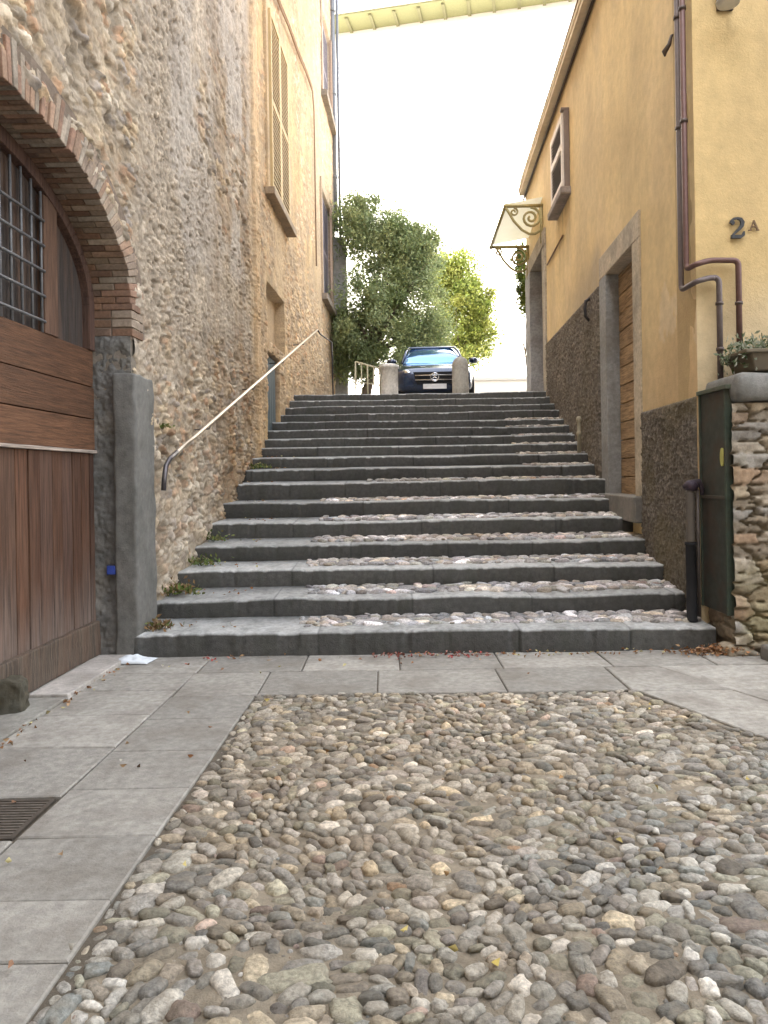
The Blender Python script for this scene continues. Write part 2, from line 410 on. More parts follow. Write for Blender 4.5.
# smooth grey guard block in front of the jamb
def lumpy(name, x0, x1, y0, y1, z0, z1, colr, mat, parent, amp=.012, nseg=(8, 8, 40), seed=1, bev=.02, origin=None, label=None):
    bm = bmesh.new(); bmesh.ops.create_cube(bm, size=1)
    for v in bm.verts: v.co = Vector(((x0 + x1) / 2 + v.co.x * (x1 - x0), (y0 + y1) / 2 + v.co.y * (y1 - y0), (z0 + z1) / 2 + v.co.z * (z1 - z0)))
    bmesh.ops.bevel(bm, geom=list(bm.edges), offset=bev, segments=2, affect='EDGES', profile=.6)
    L = max(x1 - x0, y1 - y0, z1 - z0)
    for _ in range(5):
        es = [e for e in bm.edges if e.calc_length() > L / nseg[2]]
        if not es: break
        bmesh.ops.subdivide_edges(bm, edges=es, cuts=1, use_grid_fill=True)
    bmesh.ops.triangulate(bm, faces=[f for f in bm.faces if len(f.verts) > 4])
    from mathutils import noise as mn
    for v in bm.verts:
        q = v.co * 6 + Vector((seed * 13.1, 0, 0))
        v.co += Vector((mn.noise(q), mn.noise(q + Vector((50, 0, 0))), mn.noise(q + Vector((0, 50, 0))))) * amp
        q = v.co * 22
        v.co += Vector((mn.noise(q), mn.noise(q + Vector((50, 0, 0))), mn.noise(q + Vector((0, 50, 0))))) * amp * .4
    base = world_loc(parent) if parent else Vector(origin or (0, 0, 0))
    for v in bm.verts: v.co -= base
    me = bpy.data.meshes.new(name); bm.to_mesh(me); bm.free()
    me.polygons.foreach_set('use_smooth', np.ones(len(me.polygons), bool))
    a = me.attributes.new('col', 'FLOAT_COLOR', 'POINT')
    cc = np.ones((len(me.vertices), 4), np.float32); cc[:, :3] = colr; a.data.foreach_set('color', cc.ravel())
    me.materials.append(mat)
    o = bpy.data.objects.new(name, me); COL.objects.link(o)
    if parent: o.parent = parent
    else: o.location = base
    return o
lumpy('corner_block', -2.27, -2.075, 6.205, 6.72, -.05, 2.41, (.165, .162, .15), M['grey_stone'], HL, .014, (6, 6, 70), 3, .022)

# ---- carriage gate
DO = -.33
gate = MB()
def gbox(m, s0, s1, h0, h1, o0, o1, col): m.box(o0, o1, s0, s1, h0, h1, col, lambda x, y, z: LW(y, z, x))
gbox(gate, 2.84, 6.26, .04, 2.62, DO - .08, DO - .045, (.10, .06, .04))
G = gate.build('gate', M['wood_v'], HL)
mb = MB(); s = 2.84
while s < 6.26:
    w = random.choice((.15, .17, .19, .16)); k = random.uniform(.75, 1.2)
    base = random.choice(((.10, .047, .027), (.085, .042, .027), (.115, .054, .03), (.09, .05, .035), (.125, .068, .043)))
    o0, o1 = DO - .045 + random.uniform(-.006, .006), DO + .002 + random.uniform(-.006, .006)
    ca = tuple(q * k for q in base); e0, e1 = s + .005, min(s + w, 6.255) - .005
    hb = random.uniform(.6, 1.15); b0 = len(mb.v)
    for hz, cz_ in ((.28, tuple(.3 * a + .7 * b for a, b in zip(ca, (.23, .19, .165)))), (hb, ca), (1.735, ca)):
        mb.v += [LW(e0, hz, o0), LW(e1, hz, o0), LW(e1, hz, o1), LW(e0, hz, o1)]; mb.c += [cz_] * 4
    fs = [(3, 2, 1, 0), (8, 9, 10, 11)] + [(a + 4 * l, (a + 1) % 4 + 4 * l, (a + 1) % 4 + 4 + 4 * l, a + 4 + 4 * l) for l in (0, 1) for a in range(4)]
    mb.f += [tuple(q + b0 for q in f) for f in fs]; mb.sm += [False] * len(fs)
    s += w
mb.build('lower_board', M['wood_v'], G, bevel=.004)
mb = MB()
for h0, h1 in ((1.765, 2.02), (2.028, 2.29), (2.298, 2.60)):
    for s0, s1 in ((2.84, 4.5), (4.51, 6.255)):
        k = random.uniform(.85, 1.15)
        gbox(mb, s0, s1, h0, h1, DO - .045, DO + .012 + random.uniform(-.004, .004), (.135 * k, .066 * k, .034 * k))
mb.build('upper_board', M['wood_h'], G, bevel=.005)
mb = MB(); gbox(mb, 2.84, 6.255, 1.737, 1.762, DO - .04, DO + .035, (.50, .42, .36)); mb.build('ledge', M['wood_h'], G, bevel=.004)
lumpy('kick_board', -.03, .03, 2.86, 6.24, .05, .33, (.12, .092, .07), M['wood_v'], G, .012, (4, 8, 70), 5, .012)
o = bpy.data.objects['kick_board']; o.location = (LW(4.55, 0, DO + .012)[0], 0, 0); o.rotation_euler.z = 0
# follow the wall's slant
for v in o.data.vertices: v.co.x += .045 * (v.co.y + world_loc(HL).y - 4.55)
o.location = (LW(4.55, 0, DO + .015)[0] , 0, 0)
# frame work of the upper part, following the arch
mb = MB(); pc = (.09, .05, .038)
ia = [(AC + (AA - .10) * math.cos(t), AH + .02 + (AB - .13) * math.sin(t)) for t in np.linspace(0, PI, 41)]
oa = [(AC + (AA - .0) * math.cos(t), AH + (AB + .0) * math.sin(t)) for t in np.linspace(0, PI, 41)]
for i in range(40):
    r = [ia[i], oa[i], oa[i + 1], ia[i + 1]]
    mb.prism([LW(a, b, DO - .07) for a, b in r], [LW(a, b, DO + .03) for a, b in r], pc)
gbox(mb, 6.16, 6.255, 2.6, AH + .02, DO - .07, DO + .03, pc); gbox(mb, 2.845, 2.94, 2.6, AH + .02, DO - .07, DO + .03, pc)
for s0, s1 in ((5.44, 5.64), (3.46, 3.66)):
    gbox(mb, s0, s1, 2.6, float(arch_h((s0 + s1) / 2)) - .09, DO - .06, DO + .02, (.13, .075, .05))
gbox(mb, 4.47, 4.63, 2.6, AH + AB - .1, DO - .06, DO + .012, (.13, .075, .05))
mb.build('frame', M['wood_v'], G, bevel=.005)
mb = MB()
bd = [LW(a, b, DO - .05) for a, b in ia]; bd2 = [LW(a, b, DO - .035) for a, b in ia]
ring0 = bd + [LW(AC - AA + .1, 2.6, DO - .05), LW(AC + AA - .1, 2.6, DO - .05)]
ring1 = bd2 + [LW(AC - AA + .1, 2.6, DO - .035), LW(AC + AA - .1, 2.6, DO - .035)]
mb.prism(ring0, ring1, (.055, .045, .04)); mb.build('panel', M['wood_v'], G)
mb = MB(); sp = .145
for k in range(-7, 8):
    sx = AC + .06 + k * .135
    if abs(sx - 4.55) < .1 or sx > 5.44 or sx < 3.66: continue
    mb.tube([LW(sx, 2.60, DO + .005), LW(sx, float(arch_h(sx)) - .12, DO + .005)], .0105, (.17, .175, .185), 6)
for k in range(6):
    hz = 2.68 + k * .185
    if hz < 3.6: mb.tube([LW(3.66, hz, DO + .02), LW(5.44, hz, DO + .02)], .0105, (.18, .185, .195), 6)
mb.build('grille', M['iron'], G)

# ---- shutters, windows, doors of the stone house
def louvre(name, fn, s0, s1, h0, h1, o, colr, parent, slat=.055, fr=.07, mids=(), th=.045):
    mb = MB()
    def bx(a, b, c, d, e, f, cc): mb.box(e, f, a, b, c, d, cc, lambda x, y, z: fn(y, z, x))
    bx(s0, s0 + fr, h0, h1, o, o + th, colr); bx(s1 - fr, s1, h0, h1, o, o + th, colr)
    for m0 in (h0, h1 - fr) + tuple(mids): bx(s0 + fr, s1 - fr, m0, m0 + fr, o, o + th - .003, colr)
    z = h0 + fr
    while z < h1 - fr - slat * .5:
        if not any(m_ - slat * .6 < z < m_ + fr for m_ in mids):
            p = [fn(s0 + fr, z, o + th - .004), fn(s1 - fr, z, o + th - .004), fn(s1 - fr, z + slat * .45, o + .01), fn(s0 + fr, z + slat * .45, o + .01)]
            q = [(a, b, c + .028) for a, b, c in p]
            mb.hexa(p + q, tuple(v * .92 for v in colr))
        z += slat
    return mb.build(name, M['paint_wood'], parent)
lc = (.50, .36, .17)
for a, b in ((12.25, 13.08), (13.09, 13.92)):
    louvre('shutter', LW, a, b, 6.32, 9.3, .05, lc, HL, .085, .075, (7.75,))
mb = MB()
for a, b, c_, d in ((12.08, 12.24, 6.25, 9.48), (13.93, 14.08, 6.25, 9.48), (12.08, 14.08, 9.31, 9.48)):
    gbox(mb, a, b, c_, d, -.02, .055, (.50, .37, .22))
mb.build('window_frame', M['stonewall'], HL, bevel=.01)
mb = MB(); gbox(mb, 11.98, 14.2, 6.12, 6.24, -.02, .17, (.30, .22, .14)); mb.build('window_sill', M['grey_stone'], HL, bevel=.01)
for (a, b, c_, d) in ((19.3, 21.4, 6.3, 9.2), (19.9, 22.0, 11.9, 14.4)):
    mid = (a + b) / 2
    w = MB(); gbox(w, a, b, c_, d, -.20, -.17, (.05, .055, .065))
    W = w.build('window', M['car_glass'], HL)
    for q0, q1 in ((a, mid - .005), (mid + .005, b)): louvre('shutter', LW, q0, q1, c_, d, -.12, (.25, .22, .245), W, .07, .07, ((c_ + d) / 2,))
    mb = MB(); gbox(mb, a - .12, b + .12, c_ - .16, c_, -.02, .16, (.27, .22, .17)); mb.build('sill', M['grey_stone'], W, bevel=.01)
    mb = MB(); gbox(mb, b, b + .14, c_, d + .12, -.02, .05, (.42, .30, .22)); mb.build('surround', M['stonewall'], W, bevel=.008)
    mb = MB(); gbox(mb, a - .14, a, c_, d + .12, -.02, .045, (.42, .32, .22)); mb.build('surround', M['stonewall'], W, bevel=.008)
mb = MB(); gbox(mb, 12.06, 12.99, 2.0, 3.56, -.10, -.07, (.05, .07, .075))
for k in range(5): gbox(mb, 12.07 + k * .18, 12.24 + k * .18, 2.02, 3.55, -.07, -.06, (.06, .085, .095))
mb.build('side_door', M['paint_wood'], HL)
# downpipe and pale stone pillar at the far corner
mb = MB(); p0 = LW(22.3, 0, .07)
mb.tube([(p0[0], p0[1] - .05, 8.9), (p0[0], p0[1] - .05, 18)], .07, (.20, .21, .23), 10)
mb.tube([(p0[0] + .13, p0[1] - .02, 8.3), (p0[0] + .13, p0[1] - .02, 18)], .045, (.16, .17, .19), 10)
for h in (10.5, 13, 15.5): mb.tube([(p0[0], p0[1] - .05, h), (p0[0], p0[1] - .05, h + .06)], .085, (.18, .19, .2), 10)
mb.build('downpipe', M['copper'], HL)
lumpy('corner_pillar', p0[0] - .1, p0[0] + .3, 22.1, 22.6, 2.9, 8.7, (.40, .385, .37), M['grey_stone'], HL, .02, (5, 5, 60), 8, .03)
# cables on the facade
cb = MB(); pts = [LW(11.6 + .35 * k, 9.75 + .055 * k + .02 * math.sin(k), .07) for k in range(18)]
cb.tube(pts, .022, (.33, .21, .12), 6); cb.tube([(a, b, c + .08) for a, b, c in pts], .014, (.36, .24, .14), 6)
cb.tube([LW(17.6, 10.7, .06), LW(17.8, 10.3, .06), LW(17.8, 6.6, .06)], .018, (.32, .22, .14), 6)
o = cb.build('facade_cable', M['rubber'], origin=LW(12, 9.8, .07)); tag(o, 'brown cables clipped along the ochre plaster above the louvred shutter', 'cable')
cb = MB(); pts = [Vector(LW(20.3, 13.25, .05)).lerp(Vector((6.5, 21.5, 12.6)), t) - Vector((0, 0, 1.2 * t * (1 - t) * .9)) for t in np.linspace(0, 1, 16)]

# ================================================================== HANDRAIL
R_ = thing('handrail', 'slender metal handrail climbing the stone wall beside the stairs', 'handrail', (-1.97, 6.7, 1.4))
mb = MB(); rp = [(-1.985, 6.66, 1.41), (-1.98, 6.67, 1.52), (-1.975, 6.71, 1.63), (-1.965, 6.80, 1.70), (-1.945, 6.97, 1.765)]
for t in np.linspace(0.05, 1, 14): rp.append((-1.945 + t * (-1.42 + 1.945), 6.97 + t * 9.4, 1.765 + t * (4.78 - 1.765)))
mb.tube(rp[4:], .021, (.50, .43, .34), 10); mb.build('rail', M['steel'], R_)
mb = MB(); mb.tube(rp[:5], .0225, (.13, .12, .125), 10); mb.build('end_bend', M['steel'], R_)
mb = MB(); e = rp[-1]
mb.tube([e, (e[0] + .02, e[1] + .5, e[2] + .0), (e[0] + .24, e[1] + 1.0, e[2] - .1), (e[0] + .26, e[1] + 1.02, 3.1)], .018, (.11, .10, .10), 8); mb.build('end_post', M['steel'], R_)
for t in (.12, .35, .58, .81):
    p = Vector(rp[4]).lerp(Vector(rp[-1]), t)
    mb = MB(); mb.tube([p, p - Vector((0.02, 0, .07)), (LW(p.y, 0, -.05)[0], p.y, p.z - .08)], .008, (.2, .19, .19), 6); mb.build('bracket', M['steel'], R_)

# ================================================================== pebbles
def ico(sub):
    bm = bmesh.new(); bmesh.ops.create_icosphere(bm, subdivisions=sub, radius=1)
    v = np.array([p.co for p in bm.verts]); f = np.array([[q.index for q in p.verts] for p in bm.faces]); bm.free(); return v, f
ICO = {k: ico(k) for k in (2, 3)}
PEB = np.array([(.30, .285, .255), (.36, .345, .315), (.25, .245, .225), (.285, .275, .22), (.33, .29, .23), (.42, .40, .37), (.21, .205, .195), (.27, .25, .235), (.31, .30, .285),
                (.38, .33, .25), (.235, .205, .17), (.46, .44, .41), (.34, .235, .155), (.24, .25, .24), (.36, .28, .24)])
PEBW = np.array([11, 10, 10, 11, 9, 6, 7, 9, 10, 5, 6, 2.5, .5, 7, 1.5]); PEBW = PEBW / PEBW.sum()
def pebble_field(name, inside, bbox, ax, ay, hfn, seed, parent=None, near=None, fit=.95, lift=1., tint=(1, 1, 1), keep=1., rot=.0, origin=None, rise=.027):
    r = np.random.default_rng(seed)
    x0, x1, y0, y1 = bbox; res = min(ax, ay) / 7
    X, Y = np.meshgrid(np.arange(x0, x1, res), np.arange(y0, y1, res), indexing='ij')
    wxx = X + .10 * (fbm(X * 3, Y * 3, 3, seed) - .5) * 2; wyy = Y + .10 * (fbm(X * 3, Y * 3, 3, seed + 9) - .5) * 2
    u = wxx + rot * (fbm(X * .9, Y * .9, 2, seed + 3) - .5); w = wyy + rot * (fbm(X * .9, Y * .9, 2, seed + 4) - .5)
    f1, f2, ci, cj = voro(u / ax, w / ay, seed, .95)
    ci -= ci.min(); cj -= cj.min(); w_ = int(cj.max()) + 1
    # join some neighbouring cells into longer stones
    par = hsh(np.floor(ci / 2), cj, seed + 77) < .10
    ci = np.where(par, np.floor(ci / 2) * 2, ci)
    par = hsh(ci, np.floor(cj / 2), seed + 78) < .13
    cj = np.where(par, np.floor(cj / 2) * 2, cj)
    ids = (ci * w_ + cj).astype(int).ravel(); n = ids.max() + 1
    inn = inside(X, Y).ravel(); ids = ids[inn]; Xi = X.ravel()[inn]; Yi = Y.ravel()[inn]
    cnt = np.bincount(ids, minlength=n).astype(float); ok = cnt > 14; c_ = np.maximum(cnt, 1)
    mx = np.bincount(ids, Xi, n) / c_; my = np.bincount(ids, Yi, n) / c_
    dx = Xi - mx[ids]; dy = Yi - my[ids]
    cxx = np.bincount(ids, dx * dx, n) / c_; cyy = np.bincount(ids, dy * dy, n) / c_; cxy = np.bincount(ids, dx * dy, n) / c_
    ok &= (r.random(n) < keep)
    warm = fbm(mx * .9, my * .9, 3, seed + 50)
    k = np.where(ok)[0]
    V = []; F = []; C = []; off = 0
    for i in k:
        ev, evec = np.linalg.eigh([[cxx[i], cxy[i]], [cxy[i], cyy[i]]])
        b, a = 2 * np.sqrt(np.maximum(ev, 1e-6)) * fit * r.uniform(.84, 1.04, 2)
        b = min(b, a); a = min(a, b * 2.3); ang = math.atan2(evec[1, 1], evec[0, 1]) + r.normal(0, .12)
        th = min(b * r.uniform(.8, 1.1), .034)
        v, f = ICO[3] if (near is None or near(mx[i], my[i])) else ICO[2]
        e = r.uniform(.58, .98)
        p = np.sign(v) * np.abs(v) ** e
        q = v * 1.7 + r.uniform(0, 50, 3)
        nz = (fbm(q[:, 0] + q[:, 2] * .7, q[:, 1] - q[:, 2] * .5, 2, int(seed + i)) - .5)
        nz2 = (fbm(q[:, 0] * 2.3 + q[:, 2], q[:, 1] * 2.3 - q[:, 2], 2, int(seed + 2 * i)) - .5); p = p * (1 + .42 * nz + .16 * nz2)[:, None]
        p = p * (a, b, th)
        tx, ty = r.normal(0, .09, 2)
        p[:, 2] += p[:, 0] * tx + p[:, 1] * ty
        c, s_ = math.cos(ang), math.sin(ang)
        p = np.stack([p[:, 0] * c - p[:, 1] * s_ + mx[i], p[:, 0] * s_ + p[:, 1] * c + my[i], p[:, 2] + hfn(mx[i], my[i]) + rise * lift * r.uniform(.55, 1.25) - th], 1)
        V.append(p); F.append(f + off); off += len(v)
        cc = PEB[r.choice(len(PEB), p=PEBW)] * (r.uniform(.5, 1.3) if r.random() < .9 else r.uniform(1.3, 1.8)) * np.asarray(tint) * (1 + (warm[i] - .45) * np.array((.25, .05, -.18)))
        C.append(np.broadcast_to(cc, p.shape))
    return mesh_np(name, np.concatenate(V), np.concatenate(F), M['pebble'], parent, np.concatenate(C), True, origin)

# ================================================================== GROUND
LG = lambda y, k: k + .034 * y           # lines of the paving that run up the lane
mb = MB(); mb.add([(-60, -60, -.06), (60, -60, -.06), (60, 60, -.06), (-60, 60, -.06)], [(0, 1, 2, 3)], (.16, .145, .125))
tag(mb.build('ground', M['mortar']), kind='structure')
# mortar bed of the cobbles, gently uneven
def ccol(y): return LG(y, -1.08)
def inside_cob(x, y):
    right = 1.68 + (5.14 - y) * .43
    return (x > ccol(y) + .002) & (y < 5.1) & (x < right - .01) & (y > .3)
gx = np.arange(-1.3, 3.6, .0125); gy = np.arange(1.0, 5.2, .0125)
X, Y = np.meshgrid(gx, gy, indexing='ij')
Zc = -.009 + .02 * (fbm(X * 2, Y * 2, 3, 5) - .5) + .016 * (fbm(X * 16, Y * 16, 4, 6) - .5) + .007 * (fbm(X * 70, Y * 70, 2, 9) - .5)
idx = np.arange(X.size).reshape(X.shape)
f = np.stack([idx[:-1, :-1], idx[1:, :-1], idx[1:, 1:], idx[:-1, 1:]], -1).reshape(-1, 4)
cm = np.array((.31, .265, .20)) * (.75 + .5 * fbm(X * 5, Y * 5, 4, 8))[..., None]
o = mesh_np('cobble_bed', np.stack([X, Y, Zc], -1).reshape(-1, 3), f, M['mortar'], None, cm.reshape(-1, 3), True); tag(o, kind='structure')
hc_ = lambda x, y: -.016 + .02 * (float(fbm(np.array([x * 2.]), np.array([y * 2.]), 3, 5)[0]) - .5)
o = pebble_field('cobblestones', inside_cob, (-1.2, 4.1, .9, 5.12), .069, .050, hc_, 23, None, lambda x, y: y < 2.9, .97, 1., (1.03, .995, .925), .985, .25)
tag(o, kind='structure')
r = np.random.default_rng(77); n = 3800
gy_ = 1.3 + 3.75 * r.random(n) ** 1.0; gx_ = r.uniform(-1.05, 3.0, n); ok = inside_cob(gx_, gy_); gx_, gy_ = gx_[ok], gy_[ok]; n = len(gx_)
v, f = ICO[2]; rr = r.uniform(.003, .010, n)
P = v[None] * rr[:, None, None] * r.uniform(.6, 1.3, (n, 1, 3)) + np.stack([gx_, gy_, -.012 + .02 * (fbm(gx_ * 2, gy_ * 2, 3, 5) - .5)], 1)[:, None]
o = mesh_np('gravel', P.reshape(-1, 3), (f[None] + (np.arange(n) * len(v))[:, None, None]).reshape(-1, 3), M['pebble'], None, np.repeat(PEB[r.choice(len(PEB), n)] * r.uniform(.7, 1.4, (n, 1)), len(v), 0), True)
tag(o, 'fine grit lying in the joints of the cobbles', None, None, 'stuff')

# flagstones
fl = MB()
def flag(poly, z=.012, g=.0035, k=None, tone=(.345, .328, .295)):
    k = k or random.uniform(.76, 1.14); cx = sum(p[0] for p in poly) / 4; cy = sum(p[1] for p in poly) / 4
    def ins(p, d):
        v = Vector((p[0] - cx, p[1] - cy)); l = v.length
        return (cx + v.x * (1 - d / l * 1.4), cy + v.y * (1 - d / l * 1.4))
    j = [random.uniform(-.004, .004) for _ in range(4)]
    bt = [(*ins(p, g), -.06) for p in poly]; m_ = [(*ins(p, g), z - .006 + q) for p, q in zip(poly, j)]; tp = [(*ins(p, g + .007), z + q) for p, q in zip(poly, j)]
    colr = tuple(c * k for c in tone)
    fs = [(8, 9, 10, 11)] + [(a, (a + 1) % 4, 4 + (a + 1) % 4, 4 + a) for a in range(4)] + [(4 + a, 4 + (a + 1) % 4, 8 + (a + 1) % 4, 8 + a) for a in range(4)]
    fl.add(bt + m_ + tp, fs, colr)
kA, kB, kC = -1.08, -1.67, -2.375
ys = [.2, .95, 1.72, 2.30, 2.63, 3.10, 3.58, 4.08, 4.62, 5.08]
for a, b in zip(ys[:-1], ys[1:]): flag([(LG(a, kB), a), (LG(a, kA), a), (LG(b, kA), b), (LG(b, kB), b)])
ys = [.2, 1.0, 1.9, 2.55, 3.08]
for a, b in zip(ys[:-1], ys[1:]): flag([(LG(a, kC), a), (LG(a, kB), a), (LG(b, kB), b), (LG(b, kC), b)])
flag([(LG(3.08, kC), 3.08), (LG(3.08, kC + .12), 3.08), (LG(3.5, kC + .12), 3.5), (LG(3.5, kC), 3.5)])
ys = [3.5, 4.15, 4.72, 5.25, 5.72, 6.25]
for a, b in zip(ys[:-1], ys[1:]): flag([(LG(a, kC), a), (LG(a, kB), a), (LG(b, kB), b), (LG(b, kC), b)])
# cross strip before the stairs
xs = [LG(5.4, kB), -.90, -.07, .83, 1.67]
for a, b in zip(xs[:-1], xs[1:]): flag([(a, 5.09), (b, 5.09), (b, 5.70), (a, 5.70)])
xs = [LG(5.9, kB), -.66, .10, .90, 1.75, 2.55, 3.2]
for a, b in zip(xs[:-1], xs[1:]): flag([(a, 5.71), (b, 5.71), (b, 6.24), (a, 6.24)])
# slanting strip on the right
def rl(y, d): return 1.68 + (5.14 - y) * .43 + d
for a, b in ((5.70, 5.05), (5.05, 4.2), (4.2, 3.3), (3.3, 2.3), (2.3, 1.2)):
    flag([(rl(b, 0), b), (rl(b, .62), b), (rl(a, .62), a), (rl(a, 0) if a < 5.2 else 1.68, a)] if a < 5.5 else [(1.68, 5.08), (rl(5.05, .62), 5.05), (rl(5.7, .62) + .25, 5.70), (1.68, 5.70)])
    flag([(rl(b, .63), b), (rl(b, 1.5), b), (rl(a, 1.5), a), (rl(a, .63), a)])
tag(fl.build('flagstone_pavement', M['flag'], bevel=0), kind='structure')
# dirt filling of the joints
mb = MB(); mb.add([(-2.6, .2, -.004), (-1.0, .2, -.004), (-.86, 5.1, -.004), (1.66, 5.1, -.004), (4.5, .2, -.02), (6, .2, -.02), (6, 6.3, -.004), (-2.5, 6.3, -.004)],
       [(0, 1, 2, 7), (2, 3, 6, 7), (3, 4, 5, 6)], (.13, .11, .085))
tag(mb.build('pavement_bed', M['mortar']), kind='structure')

# gate threshold, guard stone, grate
th = thing('threshold_slab', 'long pale stone slab lying along the foot of the gate', 'threshold', (-2.3, 5.7, 0))
def skew(x, y, z): return LW(y, z, x)
mb = MB(); mb.box(-.37, -.015, 5.08, 6.22, -.04, .045, (.50, .465, .43), skew); mb.build('slab', M['flag'], th, bevel=.008)
mb = MB(); mb.box(-.37, -.015, 2.9, 5.06, -.04, .03, (.30, .29, .26), skew); mb.build('slab', M['flag'], th, bevel=.008)
lumpy('guard_stone', -.2, .08, -.09, .10, -.03, .24, (.075, .066, .045), M['grey_stone'], None, .03, (8, 8, 18), 9, .04)
o = bpy.data.objects['guard_stone']; o.location = (-2.45, 4.80, 0); o.rotation_euler = (0, .10, .12); tag(o, 'rough mossy stone block propped against the bottom of the gate', 'stone block')
gr = thing('drain_grate', 'rusty iron drain grate let into the flagstones', 'drain grate', (-1.9, 3.29, 0))
mb = MB()
def gfn(x, y, z): return (x + .034 * (y - 3.3), y, z)
x0, x1, y0, y1 = -2.13, -1.575, 3.10, 3.485
for a in ((x0, x1, y0, y0 + .02), (x0, x1, y1 - .02, y1), (x0, x0 + .02, y0 + .02, y1 - .02), (x1 - .02, x1, y0 + .02, y1 - .02)): mb.box(*a, -.03, .01, (.10, .085, .07), gfn)
mb.build('frame', M['iron'], gr)
mb = MB()
for k in range(13): mb.box(x0 + .02, x1 - .02, y0 + .027 + k * .0265, y0 + .041 + k * .0265, -.03, .008, (.15, .13, .11), gfn)
mb.build('bars', M['iron'], gr)

# ================================================================== STAIRCASE
EY = [6.2 + .61 * i for i in range(7)] + [9.86 + .465 * (i + 1) for i in range(10)]
EH = [.20, .39, .585, .78, .985, 1.19, 1.435, 1.625, 1.80, 1.965, 2.13, 2.30, 2.46, 2.635, 2.805, 2.97, 3.13]
ST = thing('staircase', 'broad flight of grey stone steps with cobbled treads between the two houses', 'staircase', (.3, 6.2, 0))
for i, (y, h) in enumerate(zip(EY, EH)):
    xl = -2.42 + .045 * y - .05; xr = 2.44 + .058 * y + (.02 if i else -.03)
    if i == 0: xl = -2.12
    y2 = EY[i + 1] if i < 16 else y + .6
    hp = EH[i - 1] + .03 if i else 0
    cob = i <= 12
    dep = (.20 if i < 7 else .17)
    rise = .03 if i < 16 else 0
    bk = y2 + .05
    prof = [(y + .02, hp - .08), (y + .004, hp - .02), (y, h - .022), (y + .002, h - .007), (y + .008, h - .001), (y + .05, h), (y + dep, h + .004), (bk, h + rise), (bk, hp - .08)]
    nx = 320; xs = np.linspace(xl, xr, nx); V = []; C = []
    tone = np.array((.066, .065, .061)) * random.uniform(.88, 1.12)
    jn = [xl]
    while jn[-1] < xr: jn.append(jn[-1] + random.uniform(.9, 1.9))
    slab = np.searchsorted(jn, xs); sk = np.array([random.uniform(.82, 1.18) for _ in range(len(jn) + 2)])[slab]
    sy = np.array([random.uniform(-.012, .012) for _ in range(len(jn) + 2)])[slab]; sh = np.array([random.uniform(-.006, .006) for _ in range(len(jn) + 2)])[slab]
    wob = (fbm(xs * 1.6, xs * 0 + i, 3, 400 + i) - .5) * .045 + (fbm(xs * 12, xs * 0 + i, 3, 420 + i) - .5) * .014; wz = (fbm(xs * 1.2, xs * 0 + i, 3, 500 + i) - .5) * .03
    chip = sstep(.58, .72, fbm(xs * 9, xs * 0 + i * 3, 3, 600 + i)) * .013
    for j, (py_, pz_) in enumerate(prof):
        e = 1 if j in (2, 3, 4) else 0
        yy = py_ + (wob + sy if 0 < j < 7 else 0) + chip * e
        zz = pz_ + (wz + sh if 1 < j < 7 else 0) - chip * e * .7
        V.append(np.stack([xs, yy + 0 * xs, zz + 0 * xs], 1))
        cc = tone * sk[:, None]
        if j >= 3 and j <= 6: cc = cc * (5.6 if j < 6 else 5.4) * np.array((.97, 1., 1.05))  # worn treads, also painted lighter and bluer than risers for the skylight overhead
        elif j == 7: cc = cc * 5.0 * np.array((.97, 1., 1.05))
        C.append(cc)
    V = np.concatenate(V); C = np.concatenate(C); m_ = len(prof)
    for q in jn[1:]:
        if q < xr - .1:
            k_ = int(np.argmin(np.abs(xs - q)))
            for j in range(0, 7): C[j * nx + k_] *= .5; V[j * nx + k_, 1] += .004; V[j * nx + k_, 2] -= .002 if j > 2 else 0
    idx = np.arange(m_ * nx).reshape(m_, nx)
    f = np.stack([idx[:-1, :-1], idx[:-1, 1:], idx[1:, 1:], idx[1:, :-1]], -1).reshape(-1, 4)
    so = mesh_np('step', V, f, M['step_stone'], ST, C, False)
    if cob:
        start = -.75 + .1 * random.random() if i < 6 else (-.2 if i == 6 else 1.6)
        if i >= 7: start = xr - 1.0
        y_a, y_b = y + dep + .02, y2 - .0
        sl = rise / (y2 - y)
        pebble_field('cobble_infill', lambda a, b, s0=start, q0=y_a, q1=y_b, e1=xr: (a > s0 + .15 * np.sin(b * 40)) & (b > q0) & (b < q1) & (a < e1 - .02), (start - .1, xr, y_a - .03, y_b + .03),
                     .125, .078, lambda a, b, h0=h, yy=y, s_=sl: h0 + s_ * (b - yy) + .006, 900 + i, so, lambda a, b: i < 3, .97, .55, (1.62, 1.60, 1.72) if i < 6 else (1.3, 1.28, 1.3))

# ================================================================== UPPER STREET
mb = MB(); mb.add([(-40, 15.0, 3.14), (40, 15.0, 3.14), (40, 22, 3.80), (-40, 22, 3.80), (40, 70, 4.6), (-40, 70, 4.6)], [(0, 1, 2, 3), (3, 2, 4, 5)], (.30, .28, .255))
tag(mb.build('upper_street', M['asphalt']), kind='structure')

